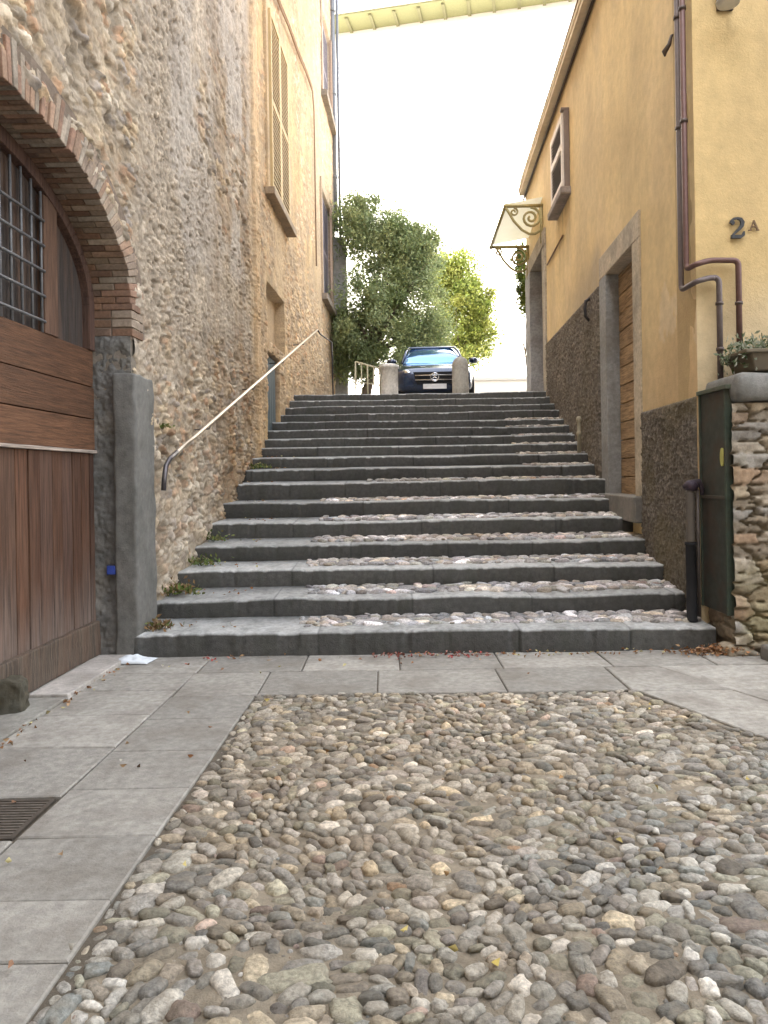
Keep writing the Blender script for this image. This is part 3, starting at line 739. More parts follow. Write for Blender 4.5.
# ================================================================== YELLOW HOUSE (right)
HR = thing('yellow_house', 'ochre yellow plastered house with brown downpipes and dark roughcast base', 'house', RW(11, 0))
def rcuts(a, b, step, extra):
    r = set(np.round(np.arange(a, b, step), 4)) | {a, b} | set(extra)
    return np.array(sorted(r))
S = rcuts(6.5, 17.2, .04, [8.43, 9.66, 14.8, 16.4]); Hh = rcuts(-.1, 8.0, .04, [1.2, 4.1, 3.0, 6.0])
SS, HH = np.meshgrid(S, Hh, indexing='ij')
n1 = fbm(SS * .7, HH * .5, 5, 141); n2 = fbm(SS * 2.2, HH * .5, 4, 151); n3 = fbm(SS * 5, HH * 5, 4, 161)
OCH = np.array((.74, .57, .30))
col = OCH * (.88 + .24 * n1)[..., None]
col = lerp3(col, (.56, .44, .26), sstep(.45, .7, n1 * .7 + n2 * .3) * .6); col = lerp3(col, (.80, .62, .36), sstep(.52, .7, fbm(SS * 1.1, HH * .9, 4, 171)) * .5)
col = lerp3(col, (.62, .40, .19), sstep(3.8, 2.2, HH) * sstep(8.3, 7, SS) * .6)
cem = sstep(4.9, 4.2, HH + (n1 - .5) * 1.5) * sstep(9.8, 10.3, SS) * sstep(13., 11.2, SS + (n3 - .5))
col = lerp3(col, (.36, .30, .225), cem * .7)
col = lerp3(col, (.40, .31, .20), sstep(7.1, 8.0, HH + (n2 - .5)) * .4)
drip = sstep(11.8, 12.1, SS) * sstep(13.4, 13.1, SS) * sstep(4.6, 6.0, HH) * sstep(6.1, 6.0, HH) * sstep(.35, .7, fbm(SS * 7, HH * .6, 3, 181))
col = lerp3(col, (.34, .26, .16), drip * .6)
damp = sstep(2.95, 2.2, HH + (fbm(SS * 2.5, HH * 1.5, 4, 183) - .5) * .9) * sstep(8.5, 8.0, SS); col = lerp3(col, (.50, .36, .20), damp * .55)
peel = sstep(.60, .63, fbm(SS * 1.9, HH * 1.9, 5, 185)) * sstep(4.2, 3.0, HH); col = lerp3(col, (.72, .60, .42), peel * .55)
disp = (n1 - .5) * .03 + (n3 - .5) * .006 - peel * .006
sc = .5 * (S[:-1] + S[1:]); hc = .5 * (Hh[:-1] + Hh[1:]); cs, ch = np.meshgrid(sc, hc, indexing='ij')
hole = ((cs > 8.43) & (cs < 9.66) & (ch < 4.1) & (ch > 1.2)) | ((cs > 14.8) & (cs < 16.4) & (ch > 3.0) & (ch < 6.0))
sheet('side_wall', S, Hh, disp, col, hole, RW, M['plaster'], HR)
mb = MB(); XC = RW(6.5, 0)[0]
mb.box(.5, 7, 6.9, 17.15, -.1, 8.2, (.5, .36, .18), lambda x, y, z: RW(y, z, -x))
mb.box(0, .55, 16.9, 17.2, -.1, 8.0, (.55, .40, .2), lambda x, y, z: RW(y, z, -x))
mb.build('wall_core', M['plaster'], HR)
# front wall with the house number
Xs = np.arange(XC, 9.0, .07); Hh = np.arange(-.1, 9.6, .07); XX, HH = np.meshgrid(Xs, Hh, indexing='ij')
n1 = fbm(XX * .8, HH * .6, 5, 241); n3 = fbm(XX * 4, HH * 4, 4, 261)
col = np.array((.64, .47, .225)) * (.78 + .44 * n1)[..., None]
col = lerp3(col, (.66, .55, .38), sstep(3.3, 2.4, HH + (n1 - .5)) * .6)
sheet('front_wall', Xs, Hh, (n1 - .5) * .012 + (n3 - .5) * .004, col, None, lambda a, h, d: (a, 6.5 - d, h), M['plaster'], HR)
mb = MB(); mb.box(XC + .01, 9, 6.52, 6.95, -.1, 9.6, (.5, .36, .18)); mb.build('wall_core', M['plaster'], HR)
# plinth
for (a, b, t, sd) in ((6.52, 8.13, 2.19, 1), (10.03, 14.38, 4.08, 2)):
    S = np.arange(a, b + .001, .016 if sd == 1 else .03); Hh = np.arange(0 if sd == 1 else 1.2, t + .001, .016 if sd == 1 else .022); SS, HH = np.meshgrid(S, Hh, indexing='ij')
    f1, f2, a_, b__ = voro(SS / .04, HH / .032, 37); r_ = hsh(a_, b__, 5); r2_ = hsh(a_, b__, 6)
    bump = sstep(0, .4, f2 - f1)
    d = .03 + bump * .020 * r_ + (fbm(SS * 3, HH * 3, 4, 17) - .5) * .03
    d[:, -2:] = np.where(np.arange(2) == 0, .03, -.02)
    col = np.array((.215, .185, .15)) * (.45 + 1.0 * r2_ * bump + .15)[..., None]
    nn = fbm(SS * 1.2, HH * 1.2, 4, 18)
    col = lerp3(col, (.20, .165, .095), sstep(.5, .7, nn) * (.6 if sd == 1 else .25))
    d[0, :] = -.02
    sheet('plinth', S, Hh, d, col, None, RW, M['roughcast'], HR)
# doors with stone surrounds
def rbox(m, s0, s1, h0, h1, o0, o1, c): m.box(o0, o1, s0, s1, h0, h1, c, lambda x, y, z: RW(y, z, x))
sc_ = (.30, .265, .22)
mb = MB(); rbox(mb, 8.43, 9.66, 1.15, 4.1, -.23, -.18, (.16, .10, .055)); D = mb.build('door', M['wood_h'], HR)
mb = MB(); h = 1.22
while h < 4.05:
    k = random.uniform(.85, 1.15); rbox(mb, 8.44, 9.65, h + .006, min(h + .235, 4.09) - .006, -.185, -.145 + random.uniform(-.003, .003), (.34 * k, .225 * k, .12 * k)); h += .235
mb.build('door_boards', M['wood_h'], D, bevel=.006)
mb = MB()
rbox(mb, 8.14, 8.43, 1.15, 4.1, -.3, .02, (.52, .44, .32)); rbox(mb, 9.66, 10.02, 1.2, 4.1, -.3, .022, (.30, .30, .29)); rbox(mb, 8.14, 10.02, 4.102, 4.4, -.3, .021, (.50, .42, .31))
mb.build('door_surround', M['flag'], D, bevel=.012)
mb = MB(); rbox(mb, 8.1, 10.0, .95, 1.24, -.35, .12, (.22, .20, .175)); mb.build('door_sill', M['grey_stone'], D, bevel=.015)
mb = MB(); rbox(mb, 14.8, 16.4, 3.0, 6.0, -.34, -.29, (.10, .085, .105)); D2 = mb.build('door', M['wood_v'], HR)
mb = MB(); rbox(mb, 14.42, 14.8, 3.0, 6.0, -.3, .03, (.42, .37, .29)); rbox(mb, 16.4, 17.1, 3.0, 6.0, -.3, .05, (.36, .36, .36)); rbox(mb, 14.42, 17.1, 6.002, 6.32, -.3, .04, (.42, .36, .27))
mb.build('door_surround', M['flag'], D2, bevel=.012)
mb = MB()
for a, b in ((14.9, 15.55), (15.62, 16.3)):
    for c_, d in ((3.25, 4.4), (4.55, 5.85)): rbox(mb, a, b, c_, d, -.29, -.27, (.12, .10, .12))
mb.build('door_panels', M['wood_v'], D2, bevel=.01)
# first-floor shutters
W = MB(); rbox(W, 12.0, 13.1, 6.18, 7.34, -.02, .012, (.25, .2, .17)); W = W.build('window', M['paint_wood'], HR)
def sash(a, b):
    mb = MB(); fc = (.72, .64, .56)
    for (s0, s1, h0, h1) in ((a, a + .1, 6.18, 7.36), (b - .1, b, 6.18, 7.36), (a + .1, b - .1, 6.18, 6.29), (a + .1, b - .1, 7.25, 7.36), (a + .1, b - .1, 6.80, 6.91)):
        rbox(mb, s0, s1, h0, h1, .05, .12, fc)
    for q0, q1 in ((6.29, 6.80), (6.91, 7.25)):
        z = q0
        while z < q1 - .03:
            p = [RW(a + .1, z, .11), RW(b - .1, z, .11), RW(b - .1, z + .05, .06), RW(a + .1, z + .05, .06)]
            mb.hexa(p + [(x, y, zz + .008) for x, y, zz in p], (.20, .16, .125)); z += .05
    mb.build('shutter', M['paint_wood'], W)
sash(12.0, 13.1)
mb = MB(); rbox(mb, 11.9, 13.2, 6.02, 6.14, -.02, .17, (.28, .24, .22)); mb.build('sill', M['grey_stone'], W, bevel=.02)
mb = MB(); rbox(mb, 11.95, 12.0, 6.14, 7.38, .0, .09, (.21, .165, .14)); rbox(mb, 11.95, 12.05, 7.38, 7.43, .0, .135, (.21, .165, .14)); mb.build('frame', M['paint_wood'], W, bevel=.01)
# eaves
mb = MB(); rbox(mb, 6.2, 17.2, 7.98, 8.06, -.3, .15, (.72, .62, .45)); rbox(mb, 6.2, 17.2, 8.06, 8.13, -.3, .165, (.66, .55, .38)); mb.build('eave', M['plaster'], HR)
mb = MB(); mb.tube([RW(6.9, 7.93, .03), RW(17.3, 7.93, .03)], .022, (.07, .055, .045), 6); mb.build('eave_line', M['rubber'], HR)
mb = MB(); mb.add([RW(6.2, 8.2, .14), RW(17.2, 8.2, .14), RW(17.6, 10.5, -3.5), RW(6.0, 10.5, -3.5)], [(0, 1, 2, 3)], (.34, .19, .12))
mb.add([RW(6.2, 8.26, .14), RW(17.2, 8.26, .14), RW(17.6, 10.56, -3.5), RW(6.0, 10.56, -3.5)], [(0, 1, 2, 3)], (.34, .19, .12)); mb.build('roof', M['brick'], HR)
# downpipes that turn the corner
pc = (.135, .085, .075)
def bend(pts, r=.05, n=6):
    pts = [Vector(p) for p in pts]; out = [pts[0]]
    for a, b, c in zip(pts[:-2], pts[1:-1], pts[2:]):
        u = (a - b).normalized(); v = (c - b).normalized(); p0 = b + u * r; p1 = b + v * r
        for k in range(n + 1):
            t = k / n; out.append(p0 * (1 - t) ** 2 + b * 2 * t * (1 - t) + p1 * t * t)
    return out + [pts[-1]]
for s, hb, xr_, zb, col_ in ((6.70, 3.15, 2.94, 2.26, (.15, .12, .115)), (6.565, 3.30, 3.11, 2.45, (.15, .085, .075))):
    a = RW(s, 8.0, .06); mb = MB()
    pts = [RW(s, 9.5, .06), RW(s, hb, .06), (RW(6.40, 0, .03)[0], 6.41, hb + .0), (RW(6.44, 0)[0] + .1, 6.435, hb + .04), (xr_, 6.435, hb + .035), (xr_, 6.435, zb)]
    mb.tube(bend(pts, .05), .025, col_, 10)
    DP = mb.build('downpipe', M['copper'], HR)
    for p, t_ in [(RW(s, q, .06), .03) for q in (4.6, 5.6)] + [((xr_, 6.435, 2.95), .025), ((xr_, 6.435, 2.55), .03)]:
        mb = MB(); mb.tube([p, (p[0], p[1], p[2] + t_)], .033, (.1, .075, .065), 10); mb.build('collar', M['copper'], DP)
# small things on the yellow house
def scroll(c, r0, r1, turns, a0, n=26):
    return [(c[0] + (r0 + (r1 - r0) * k / n) * math.cos(a0 + turns * 2 * PI * k / n), c[1] + (r0 + (r1 - r0) * k / n) * math.sin(a0 + turns * 2 * PI * k / n)) for k in range(n + 1)]
mb = MB(); p = RW(6.95, 5.5, 0)
mb.tube([(p[0] + .02, p[1], 5.62), (p[0] - .03, p[1], 5.60), (p[0] - .05, p[1], 5.52), (p[0] - .09, p[1] + .02, 5.46), (p[0] - .085, p[1] + .02, 5.42)], [.012, .014, .02, .026, .008], (.10, .075, .06), 8)
tag(mb.build('wall_hook', M['iron'], origin=p), 'small dark iron hook beside the tall brown downpipes', 'hook')
mb = MB(); p = RW(10.55, 3.9, .04)
mb.tube([(p[0], p[1], 3.68), (p[0] - .05, p[1], 3.74), (p[0] - .06, p[1], 3.85), (p[0] - .05, p[1], 3.96), (p[0] + .03, p[1], 4.0)], .022, (.05, .045, .045), 8)
tag(mb.build('door_pull', M['iron'], origin=p), 'black iron ring fixed on roughcast beyond the wooden door surround', 'wall ring')
mb = MB(); p = (RW(10.9, 0, .14)[0], 10.9)
mb.lathe([(.03, 0), (.03, .25), (.038, .26), (.038, .30), (.026, .31), (.026, .44), (.04, .46), (.04, .50), (.02, .53)], (p[0], p[1], 1.82), (.33, .29, .20), 12)
tag(mb.build('slim_post', M['plain'], origin=(p[0], p[1], 1.82)), 'slim pale post standing at the right edge of the steps', 'post')
cb = MB(); cb.tube([RW(12.55, 5.55, .02), RW(14.2, 5.52, .02)], .016, (.16, .10, .07), 6)
tag(cb.build('wall_cable', M['rubber'], origin=RW(12.5, 5.5, .02)), 'short brown cable on the yellow wall below the first floor shutters', 'cable')
wl = thing('wall_light', 'dark wall light with pale glass high on the yellow front wall', 'wall light', (3.05, 6.4, 5.75))
mb = MB(); mb.tube([(3.05, 6.5, 5.62), (3.05, 6.3, 5.545), (3.22, 6.25, 5.525), (3.34, 6.25, 5.53)], .03, (.08, .06, .055), 8); mb.box(2.98, 3.12, 6.47, 6.495, 5.54, 5.76, (.09, .07, .06)); mb.build('arm', M['iron'], wl)
mb = MB(); mb.lathe([(.03, 0.02), (.09, .0), (.10, .03), (.06, .10), (.02, .12)], (2.98, 6.27, 5.46), (.6, .58, .52), 16); mb.build('shade', M['plain'], wl)

# house number: 2 and a small raised A
def stroke(m, pts, ws, y, d, col):
    n = len(pts); L = []; R = []
    for i, (p, w) in enumerate(zip(pts, ws)):
        a = Vector(pts[max(i - 1, 0)]); b = Vector(pts[min(i + 1, n - 1)]); t = (b - a).normalized(); nn = Vector((-t.y, t.x)) * w / 2
        L.append(Vector(p) + nn); R.append(Vector(p) - nn)
    vs = []
    for yy in (y, y - d):
        vs += [(q.x, yy, q.y) for q in L] + [(q.x, yy, q.y) for q in R]
    fs = []
    for i in range(n - 1):
        fs += [(i, i + 1, n + i + 1, n + i), (2 * n + i, 3 * n + i, 3 * n + i + 1, 2 * n + i + 1), (i, 2 * n + i, 2 * n + i + 1, i + 1), (n + i, n + i + 1, 3 * n + i + 1, 3 * n + i)]
    fs += [(0, n, 3 * n, 2 * n), (n - 1, 3 * n - 1, 4 * n - 1, 2 * n - 1)]
    m.add(vs, fs, col)
HN = thing('house_number', 'dark metal house number 2 with small raised A on the yellow front wall', 'house number', (3.2, 6.47, 3.68))
cx, cz, hh = 3.125, 3.54, .185; W2 = .125
pts = [(-.42, .74), (-.40, .86), (-.25, .97), (0, 1.0), (.25, .95), (.37, .78), (.32, .60), (.12, .42), (-.15, .24), (-.38, .06)]
pts2 = []
for a, b in zip(pts[:-1], pts[1:]): pts2 += [a, ((a[0] + b[0]) / 2, (a[1] + b[1]) / 2)]
pts2.append(pts[-1])
wid = np.interp(np.arange(len(pts2)), [0, 2, 6, 10, 13, 18], [.03, .024, .017, .034, .03, .014])
mb = MB(); y0 = 6.486; nc = (.05, .052, .055)
stroke(mb, [(cx + a * W2, cz + .01 + b * (hh - .02)) for a, b in pts2], wid, y0, .02, nc)
stroke(mb, [(cx - .42 * W2, cz + .75 * hh), (cx - .30 * W2, cz + .72 * hh), (cx - .2 * W2, cz + .70 * hh)], [.02, .036, .02], y0, .0195, nc)
stroke(mb, [(cx - .44 * W2, cz + .014), (cx + .25 * W2, cz + .014), (cx + .42 * W2, cz + .03), (cx + .47 * W2, cz + .06)], [.030, .030, .026, .010], y0, .019, nc)
mb.build('digit', M['iron'], HN)
mb = MB(); ax, az, ah = 3.272, 3.61, .086; ac = (.16, .10, .055)
stroke(mb, [(ax - .032, az), (ax + .002, az + ah)], [.008, .009], y0, .012, ac); stroke(mb, [(ax + .034, az), (ax - .002, az + ah)], [.015, .015], y0, .0125, ac)
stroke(mb, [(ax - .02, az + .03), (ax + .02, az + .03)], [.008, .008], y0, .0115, ac)
for q in (-.034, .034): stroke(mb, [(ax + q - .014, az), (ax + q + .014, az)], [.007, .007], y0, .011, ac)
mb.build('letter', M['iron'], HN)

# ---- wrought iron canopy over the far door
CA = thing('door_canopy', 'wrought iron scroll brackets carrying a glass canopy over the far door', 'canopy', RW(15.8, 7.1))
ic = (.36, .31, .15)
ends = []
for s in (14.75, 16.75):
    z1 = 6.86 if s < 15 else 6.66; mb = MB(); xw = RW(s, 0)[0]; L_ = xw - (2.50)
    P = lambda u, w: (xw - u, s, z1 + w)
    mb.tube([P(0, 0), P(L_, 0)], .038, ic, 8)
    ends.append(P(L_, 0))
    mb.tube([P(0.03, .02), P(.03, -.75)], .03, ic, 8)
    mb.tube([P(a, b) for a, b in scroll((.24, -.24), .21, .03, 1.9, PI * .5)], .026, ic, 6)
    mb.tube([P(.06, -.5), P(.15, -.56), P(.28, -.56), P(.42, -.48), P(.58, -.3), P(.68, -.12), P(.74, -.02)], .026, ic, 6)
    mb.tube([P(a, b) for a, b in scroll((L_ - .17, -.12), .085, .02, 1.3, PI * .5)], .02, ic, 6)
    mb.lathe([(.0, -.05), (.035, -.03), (.045, 0), (.035, .03), (.0, .05)], P(L_, 0), ic, 10)
    mb.build('bracket', M['iron'], CA)
mb = MB(); e0, e1 = Vector(ends[0]), Vector(ends[1])
mb.tube([e0, e1], .034, ic, 8); mb.build('front_bar', M['iron'], CA)
mb = MB(); w0, w1 = Vector(RW(14.75, 7.02)), Vector(RW(16.75, 6.86))
q = [e0 + Vector((0, 0, .04)), e1 + Vector((0, 0, .04)), w1, w0]
mb.hexa([tuple(v) for v in q] + [(v.x, v.y, v.z + .012) for v in q], (.86, .85, .76)); mb.build('glass_pane', M['opal'], CA)

# ---- rubble pier, metal door, planter, standpipe
RP = thing('rubble_wall', 'low sandstone rubble wall with thick grey coping beside the metal door', 'wall', (3.3, 5.95, 0))
PX = 2.83
# front face
def rubble(name, U, V_, fn, seed, parent):
    UU, VV = np.meshgrid(U, V_, indexing='ij')
    w1 = fbm(UU * 3, VV * 3, 3, seed) - .5; w2 = fbm(UU * 3, VV * 3, 3, seed + 1) - .5
    w3 = (fbm(UU * 16, VV * 16, 3, seed + 6) - .5) * .35
    f1, f2, a_, b__ = voro(UU / .33 + w1 + w3, VV / .10 + w2 * .9 + w3, seed, .75)
    b = sstep(.02, .13, f2 - f1); r1 = hsh(a_, b__, 1); r2 = hsh(a_, b__, 2)
    d = b * (.035 + .035 * r1) + (fbm(UU * 14, VV * 20, 4, seed + 2) - .5) * .045
    pal = np.array([(.34, .275, .19), (.31, .23, .16), (.27, .25, .22), (.37, .32, .25), (.22, .18, .13), (.33, .23, .15)])
    c = pal[(r2 * 6).astype(int) % 6] * (.8 + .4 * r1)[..., None]
    c = np.array((.22, .18, .12)) * (1 - b)[..., None] + c * b[..., None]
    c = lerp3(c, (.23, .21, .10), sstep(.55, .75, fbm(UU * 2, VV * 2, 4, seed + 4)) * .5)
    return sheet(name, U, V_, d, c, None, fn, M['stonewall'], parent)
rubble('wall_face', np.arange(PX - .03, 6.0, .018), np.arange(-.05, 2.06, .016), lambda a, h, d: (a, 5.99 - d, h), 311, RP)
mb = MB(); mb.box(PX + .03, 6, 6.0, 6.48, -.05, 2.06, (.3, .25, .19)); mb.build('wall_core', M['stonewall'], RP)
rubble('wall_side', np.arange(5.96, 6.5, .018), np.arange(-.05, .34, .016), lambda s, h, d: (PX + .03 - d * .8, s, h), 331, RP)
lumpy('coping', PX - .02, 6.0, 5.86, 6.485, 2.06, 2.29, (.22, .215, .20), M['grey_stone'], RP, .014, (6, 6, 60), 12, .07)
mb = MB(); mb.box(PX - .045, PX + .01, 6.02, 6.50, .33, 2.17, (.058, .062, .052)); MD = mb.build('metal_door', M['green_metal'], RP, bevel=.004)
mb = MB()
for a in ((6.0, 6.03, .33, 2.2), (6.48, 6.51, .33, 2.2)): mb.box(PX - .06, PX, a[0], a[1], a[2], a[3], (.06, .08, .06))
mb.box(PX - .07, PX + .0, 5.97, 6.52, 2.17, 2.205, (.10, .125, .09)); mb.box(PX - .056, PX, 6.03, 6.48, 1.27, 1.30, (.08, .07, .055)); mb.build('door_frame', M['green_metal'], MD, bevel=.003)
mb = MB(); mb.prism([(PX - .0575, 6.075 + .03 * math.cos(t), 1.62 + .075 * math.sin(t)) for t in np.linspace(0, 2 * PI, 17)[:-1]], [(PX - .045, 6.075 + .03 * math.cos(t), 1.62 + .075 * math.sin(t)) for t in np.linspace(0, 2 * PI, 17)[:-1]], (.5, .48, .14)); mb.build('keyhole_plate', M['plain'], MD)
lumpy('kerb_block', -.35, .5, -.1, .16, -.04, .13, (.21, .195, .175), M['grey_stone'], None, .02, (6, 6, 20), 14, .03)
o = bpy.data.objects['kerb_block']; o.location = (3.32, 5.72, 0); tag(o, 'worn grey kerb block lying at the foot of the rubble wall', 'kerb block')
lumpy('loose_stone', -.1, .12, -.08, .08, -.03, .10, (.36, .30, .22), M['grey_stone'], None, .03, (6, 6, 12), 15, .04)
o = bpy.data.objects['loose_stone']; o.location = (2.83, 6.02, 0); tag(o, 'brown loose stone lying below the green metal door', 'stone')
PL = thing('planter', 'dark trough planter standing on the coping of the rubble wall', 'planter', (3.3, 6.1, 2.3))
mb = MB()
mb.hexa([(3.0, 5.96, 2.31), (4.1, 5.96, 2.31), (4.1, 6.32, 2.31), (3.0, 6.32, 2.31), (2.95, 5.92, 2.46), (4.15, 5.92, 2.46), (4.15, 6.36, 2.46), (2.95, 6.36, 2.46)], (.13, .105, .07)); mb.build('trough', M['plain'], PL, bevel=.012)
mb = MB(); mb.hexa([(2.90, 5.90, 2.45), (4.17, 5.90, 2.45), (4.17, 6.38, 2.45), (2.90, 6.38, 2.45), (2.90, 5.90, 2.48), (4.17, 5.90, 2.48), (4.17, 6.38, 2.48), (2.90, 6.38, 2.48)], (.15, .125, .085)); mb.build('rim', M['plain'], PL, bevel=.008)
SP = thing('standpipe', 'black standpipe with dark tap head standing on the bottom step', 'standpipe', (2.66, 6.44, .2))
mb = MB(); mb.lathe([(.05, .0), (.05, .02), (.044, .03), (.044, .66), (.05, .665), (.05, .69)], (2.665, 6.45, .2), (.018, .018, .02), 16); mb.build('sleeve', M['rubber'], SP)
mb = MB(); prf = [(.034, .69)]
for k in range(18): prf += [(.040, .70 + k * .024), (.033, .712 + k * .024)]
mb.lathe(prf + [(.03, 1.16)], (2.665, 6.45, .2), (.15, .13, .11), 14); mb.build('hose', M['plain'], SP)
mb = MB(); mb.lathe([(.02, 1.13), (.055, 1.15), (.062, 1.18), (.05, 1.215), (.02, 1.23)], (2.675, 6.45, .2), (.05, .035, .05), 14); mb.tube([(2.60, 6.44, 1.37), (2.66, 6.44, 1.40), (2.74, 6.44, 1.415), (2.765, 6.44, 1.36), (2.765, 6.44, 1.30)], [.018, .03, .03, .022, .014], (.06, .045, .055), 8); mb.build('tap_head', M['iron'], SP)
mb = MB(); mb.tube([(2.735, 6.46, .2), (2.735, 6.46, 1.35)], .016, (.12, .10, .09), 8); mb.build('riser', M['copper'], SP)

# ---- small things by the gate
mb = MB(); mb.box(-2.335, -2.27, 6.205, 6.235, .72, .79, (.03, .06, .30)); mb.box(-2.345, -2.26, 6.225, 6.245, .71, .80, (.06, .06, .07))
tag(mb.build('blue_plate', M['plain'], origin=(-2.3, 6.24, .75)), 'tiny blue plate fixed low on the grey gate jamb', 'plate')
U, V_ = np.meshgrid(np.linspace(0, 1, 26), np.linspace(0, 1, 20), indexing='ij')
X = -2.24 + U * .30 + .03 * V_; Y = 5.98 + V_ * .20; Z = .02 + .075 * fbm(U * 4, V_ * 4, 4, 3) * np.sin(PI * U) ** .5 * np.sin(PI * V_) ** .5
idx = np.arange(U.size).reshape(U.shape); f = np.stack([idx[:-1, :-1], idx[1:, :-1], idx[1:, 1:], idx[:-1, 1:]], -1).reshape(-1, 4)
o = mesh_np('crumpled_paper', np.stack([X, Y, Z], -1).reshape(-1, 3), f, M['plain'], None, np.full((U.size, 3), (.66, .70, .74)), False, (-2.1, 6.05, .02)); tag(o, 'crumpled pale paper lying by the left end of the bottom step', 'paper')
m_ = o.modifiers.new('thick', 'SOLIDIFY'); m_.thickness = .004

# ================================================================== vegetation
def leaves(name, centres, dirs, ln, wd, cols, parent, mat=None, fold=.25, origin=None, seed=1):
    r = np.random.default_rng(seed); n = len(centres)
    d = dirs / np.linalg.norm(dirs, axis=1, keepdims=True)
    t = np.cross(d, r.normal(size=(n, 3))); t /= np.linalg.norm(t, axis=1, keepdims=True) + 1e-9
    nn = np.cross(d, t)
    l = ln * r.uniform(.7, 1.25, n)[:, None]; w = wd * r.uniform(.7, 1.25, n)[:, None]
    a = centres - d * l * .5; b = centres + d * l * .5
    p = centres - d * l * .05 + t * w * .5 + nn * w * fold; q = centres - d * l * .05 - t * w * .5 + nn * w * fold
    v = np.stack([a, p, b, q], 1).reshape(-1, 3)
    i = np.arange(n)[:, None] * 4
    f = np.concatenate([i + np.array([[0, 1, 2]]), i + np.array([[0, 2, 3]])])
    return mesh_np(name, v, f, mat or M['leaf'], parent, np.repeat(cols, 4, 0), False, origin)

def tree(name, label, cat, base, crown, n_cl, n_leaf, pal, leaf=(.09, .03), spread=.24, seed=1, trunk_r=.12, limbs=9, group=None):
    """crown: list of (centre, radii) ellipsoids"""
    r = np.random.default_rng(seed); T = thing(name, label, cat, base, group)
    cl = []
    for c, rad in crown:
        k = int(n_cl / len(crown)); u = r.normal(size=(k, 3)); u /= np.linalg.norm(u, axis=1, keepdims=True)
        cl.append(np.array(c) + u * np.array(rad) * (r.random(k) ** .42)[:, None])
    cl = np.concatenate(cl); m = len(cl)
    mb = MB(); b0 = Vector(base); cc = Vector(np.mean([c for c, _ in crown], axis=0))
    fork = b0.lerp(Vector((cc.x, cc.y, cc.z)), .42); fork.x = b0.x + (cc.x - b0.x) * .3
    mb.tube([b0, b0.lerp(fork, .5) + Vector((.06, .03, 0)), fork], [trunk_r, trunk_r * .8, trunk_r * .65], (.16, .125, .095), 8)
    for k in r.choice(m, min(limbs, m), replace=False):
        e = Vector(cl[k]); mid = fork.lerp(e, .5) + Vector(r.normal(0, .12, 3))
        mb.tube([fork, mid, e], [trunk_r * .45, trunk_r * .25, .012], (.15, .12, .09), 6)
    mb.build('trunk', M['bark'], T)
    w = r.gamma(2.5, 1, m); cnt = np.maximum(3, (w / w.sum() * n_leaf)).astype(int)
    ce = np.repeat(cl, cnt, 0); tot = len(ce); ce = ce + r.normal(0, 1, (tot, 3)) * spread * np.repeat(r.uniform(.5, 1.3, m), cnt)[:, None]
    out = np.repeat(cl, cnt, 0) - np.array(cc); di = r.normal(size=(tot, 3)) + out / (np.linalg.norm(out, axis=1, keepdims=True) + .1) * .6
    pal = np.array(pal); ck = pal[np.repeat(r.integers(0, len(pal), m), cnt)] * .6 + pal[r.integers(0, len(pal), tot)] * .4
    ck = ck * r.uniform(.7, 1.35, tot)[:, None]
    leaves('crown', ce, di, leaf[0], leaf[1], ck, T, seed=seed)
    return T
olive = [(3.7 * c[0], 3.4 * c[1], 2.9 * c[2]) for c in [(.06, .085, .04), (.08, .10, .05), (.05, .07, .04), (.10, .115, .06), (.07, .09, .055)]]
tree('olive_tree', 'dark bushy evergreen tree behind the parked car and railing', 'tree', (-.55, 21.6, 3.7), [((-.1, 21.6, 7.0), (1.25, 1.6, 1.7)), ((.85, 21.8, 6.9), (1.1, 1.6, 1.5)), ((.3, 21.3, 5.7), (1.7, 1.4, 1.1)), ((-.6, 21.7, 8.9), (.75, .9, .9)), ((.4, 21.7, 8.5), (.7, .9, .5)), ((1.1, 21.8, 5.6), (.8, 1.2, .8)), ((1.05, 21.7, 7.9), (.8, 1.0, .8)), ((-.85, 21.5, 5.2), (.7, .8, .9))],
     520, 72000, olive, (.12, .042), .17, 5, .16, 26)
tree('garden_tree', 'sunlit yellow green tree beyond the car', 'tree', (3.0, 27.3, 3.8), [((2.9, 27.3, 8.2), (1.05, 1.1, 1.7)), ((2.7, 27.3, 6.6), (1.3, 1.0, 1.7)), ((3.5, 27.5, 7.2), (.75, .8, 1.7)), ((2.3, 27.4, 8.8), (.7, .8, .9))],
     260, 26000, [(.24, .28, .05), (.30, .33, .07), (.18, .24, .05), (.36, .36, .09)], (.14, .065), .2, 8, .09, 12)
tree('climbing_plant', 'leafy climbing plant hanging at the far corner of the yellow house', 'climbing plant', (3.45, 17.75, 3.15), [((3.40, 17.75, 6.45), (.20, .3, .62)), ((3.45, 17.75, 5.6), (.10, .2, .4))], 40, 1500,
     [(.12, .17, .03), (.16, .20, .04), (.08, .12, .03)], (.10, .06), .07, 9, .03, 4)
# planter greens
r = np.random.default_rng(5); n = 900
ce = np.stack([r.uniform(2.93, 4.1, n), r.uniform(5.88, 6.36, n), 2.50 + np.abs(r.normal(0, .055, n))], 1)
P_ = thing('trailing_plant', 'pale leafy plant growing out of the trough planter', 'plant', (3.4, 6.1, 2.53))
pc_ = np.array([(.22, .26, .17), (.30, .33, .24), (.09, .14, .06), (.42, .44, .36)])[r.integers(0, 4, n)]
ce[:90, 0] = r.uniform(2.86, 2.98, 90); ce[:90, 2] = 2.45 + r.normal(0, .05, 90)
leaves('foliage', ce, r.normal(size=(n, 3)) + np.array((-.4, -.5, .3)), .055, .022, pc_, P_, seed=4)
mb = MB()
for k in range(14):
    x = 2.98 + k * .08; mb.tube([(x, 6.1, 2.52), (x - .03, 6.05, 2.58), (x - .06, 6.0, 2.62)], .004, (.10, .13, .05), 5)
mb.build('stems', M['leaf'], P_)
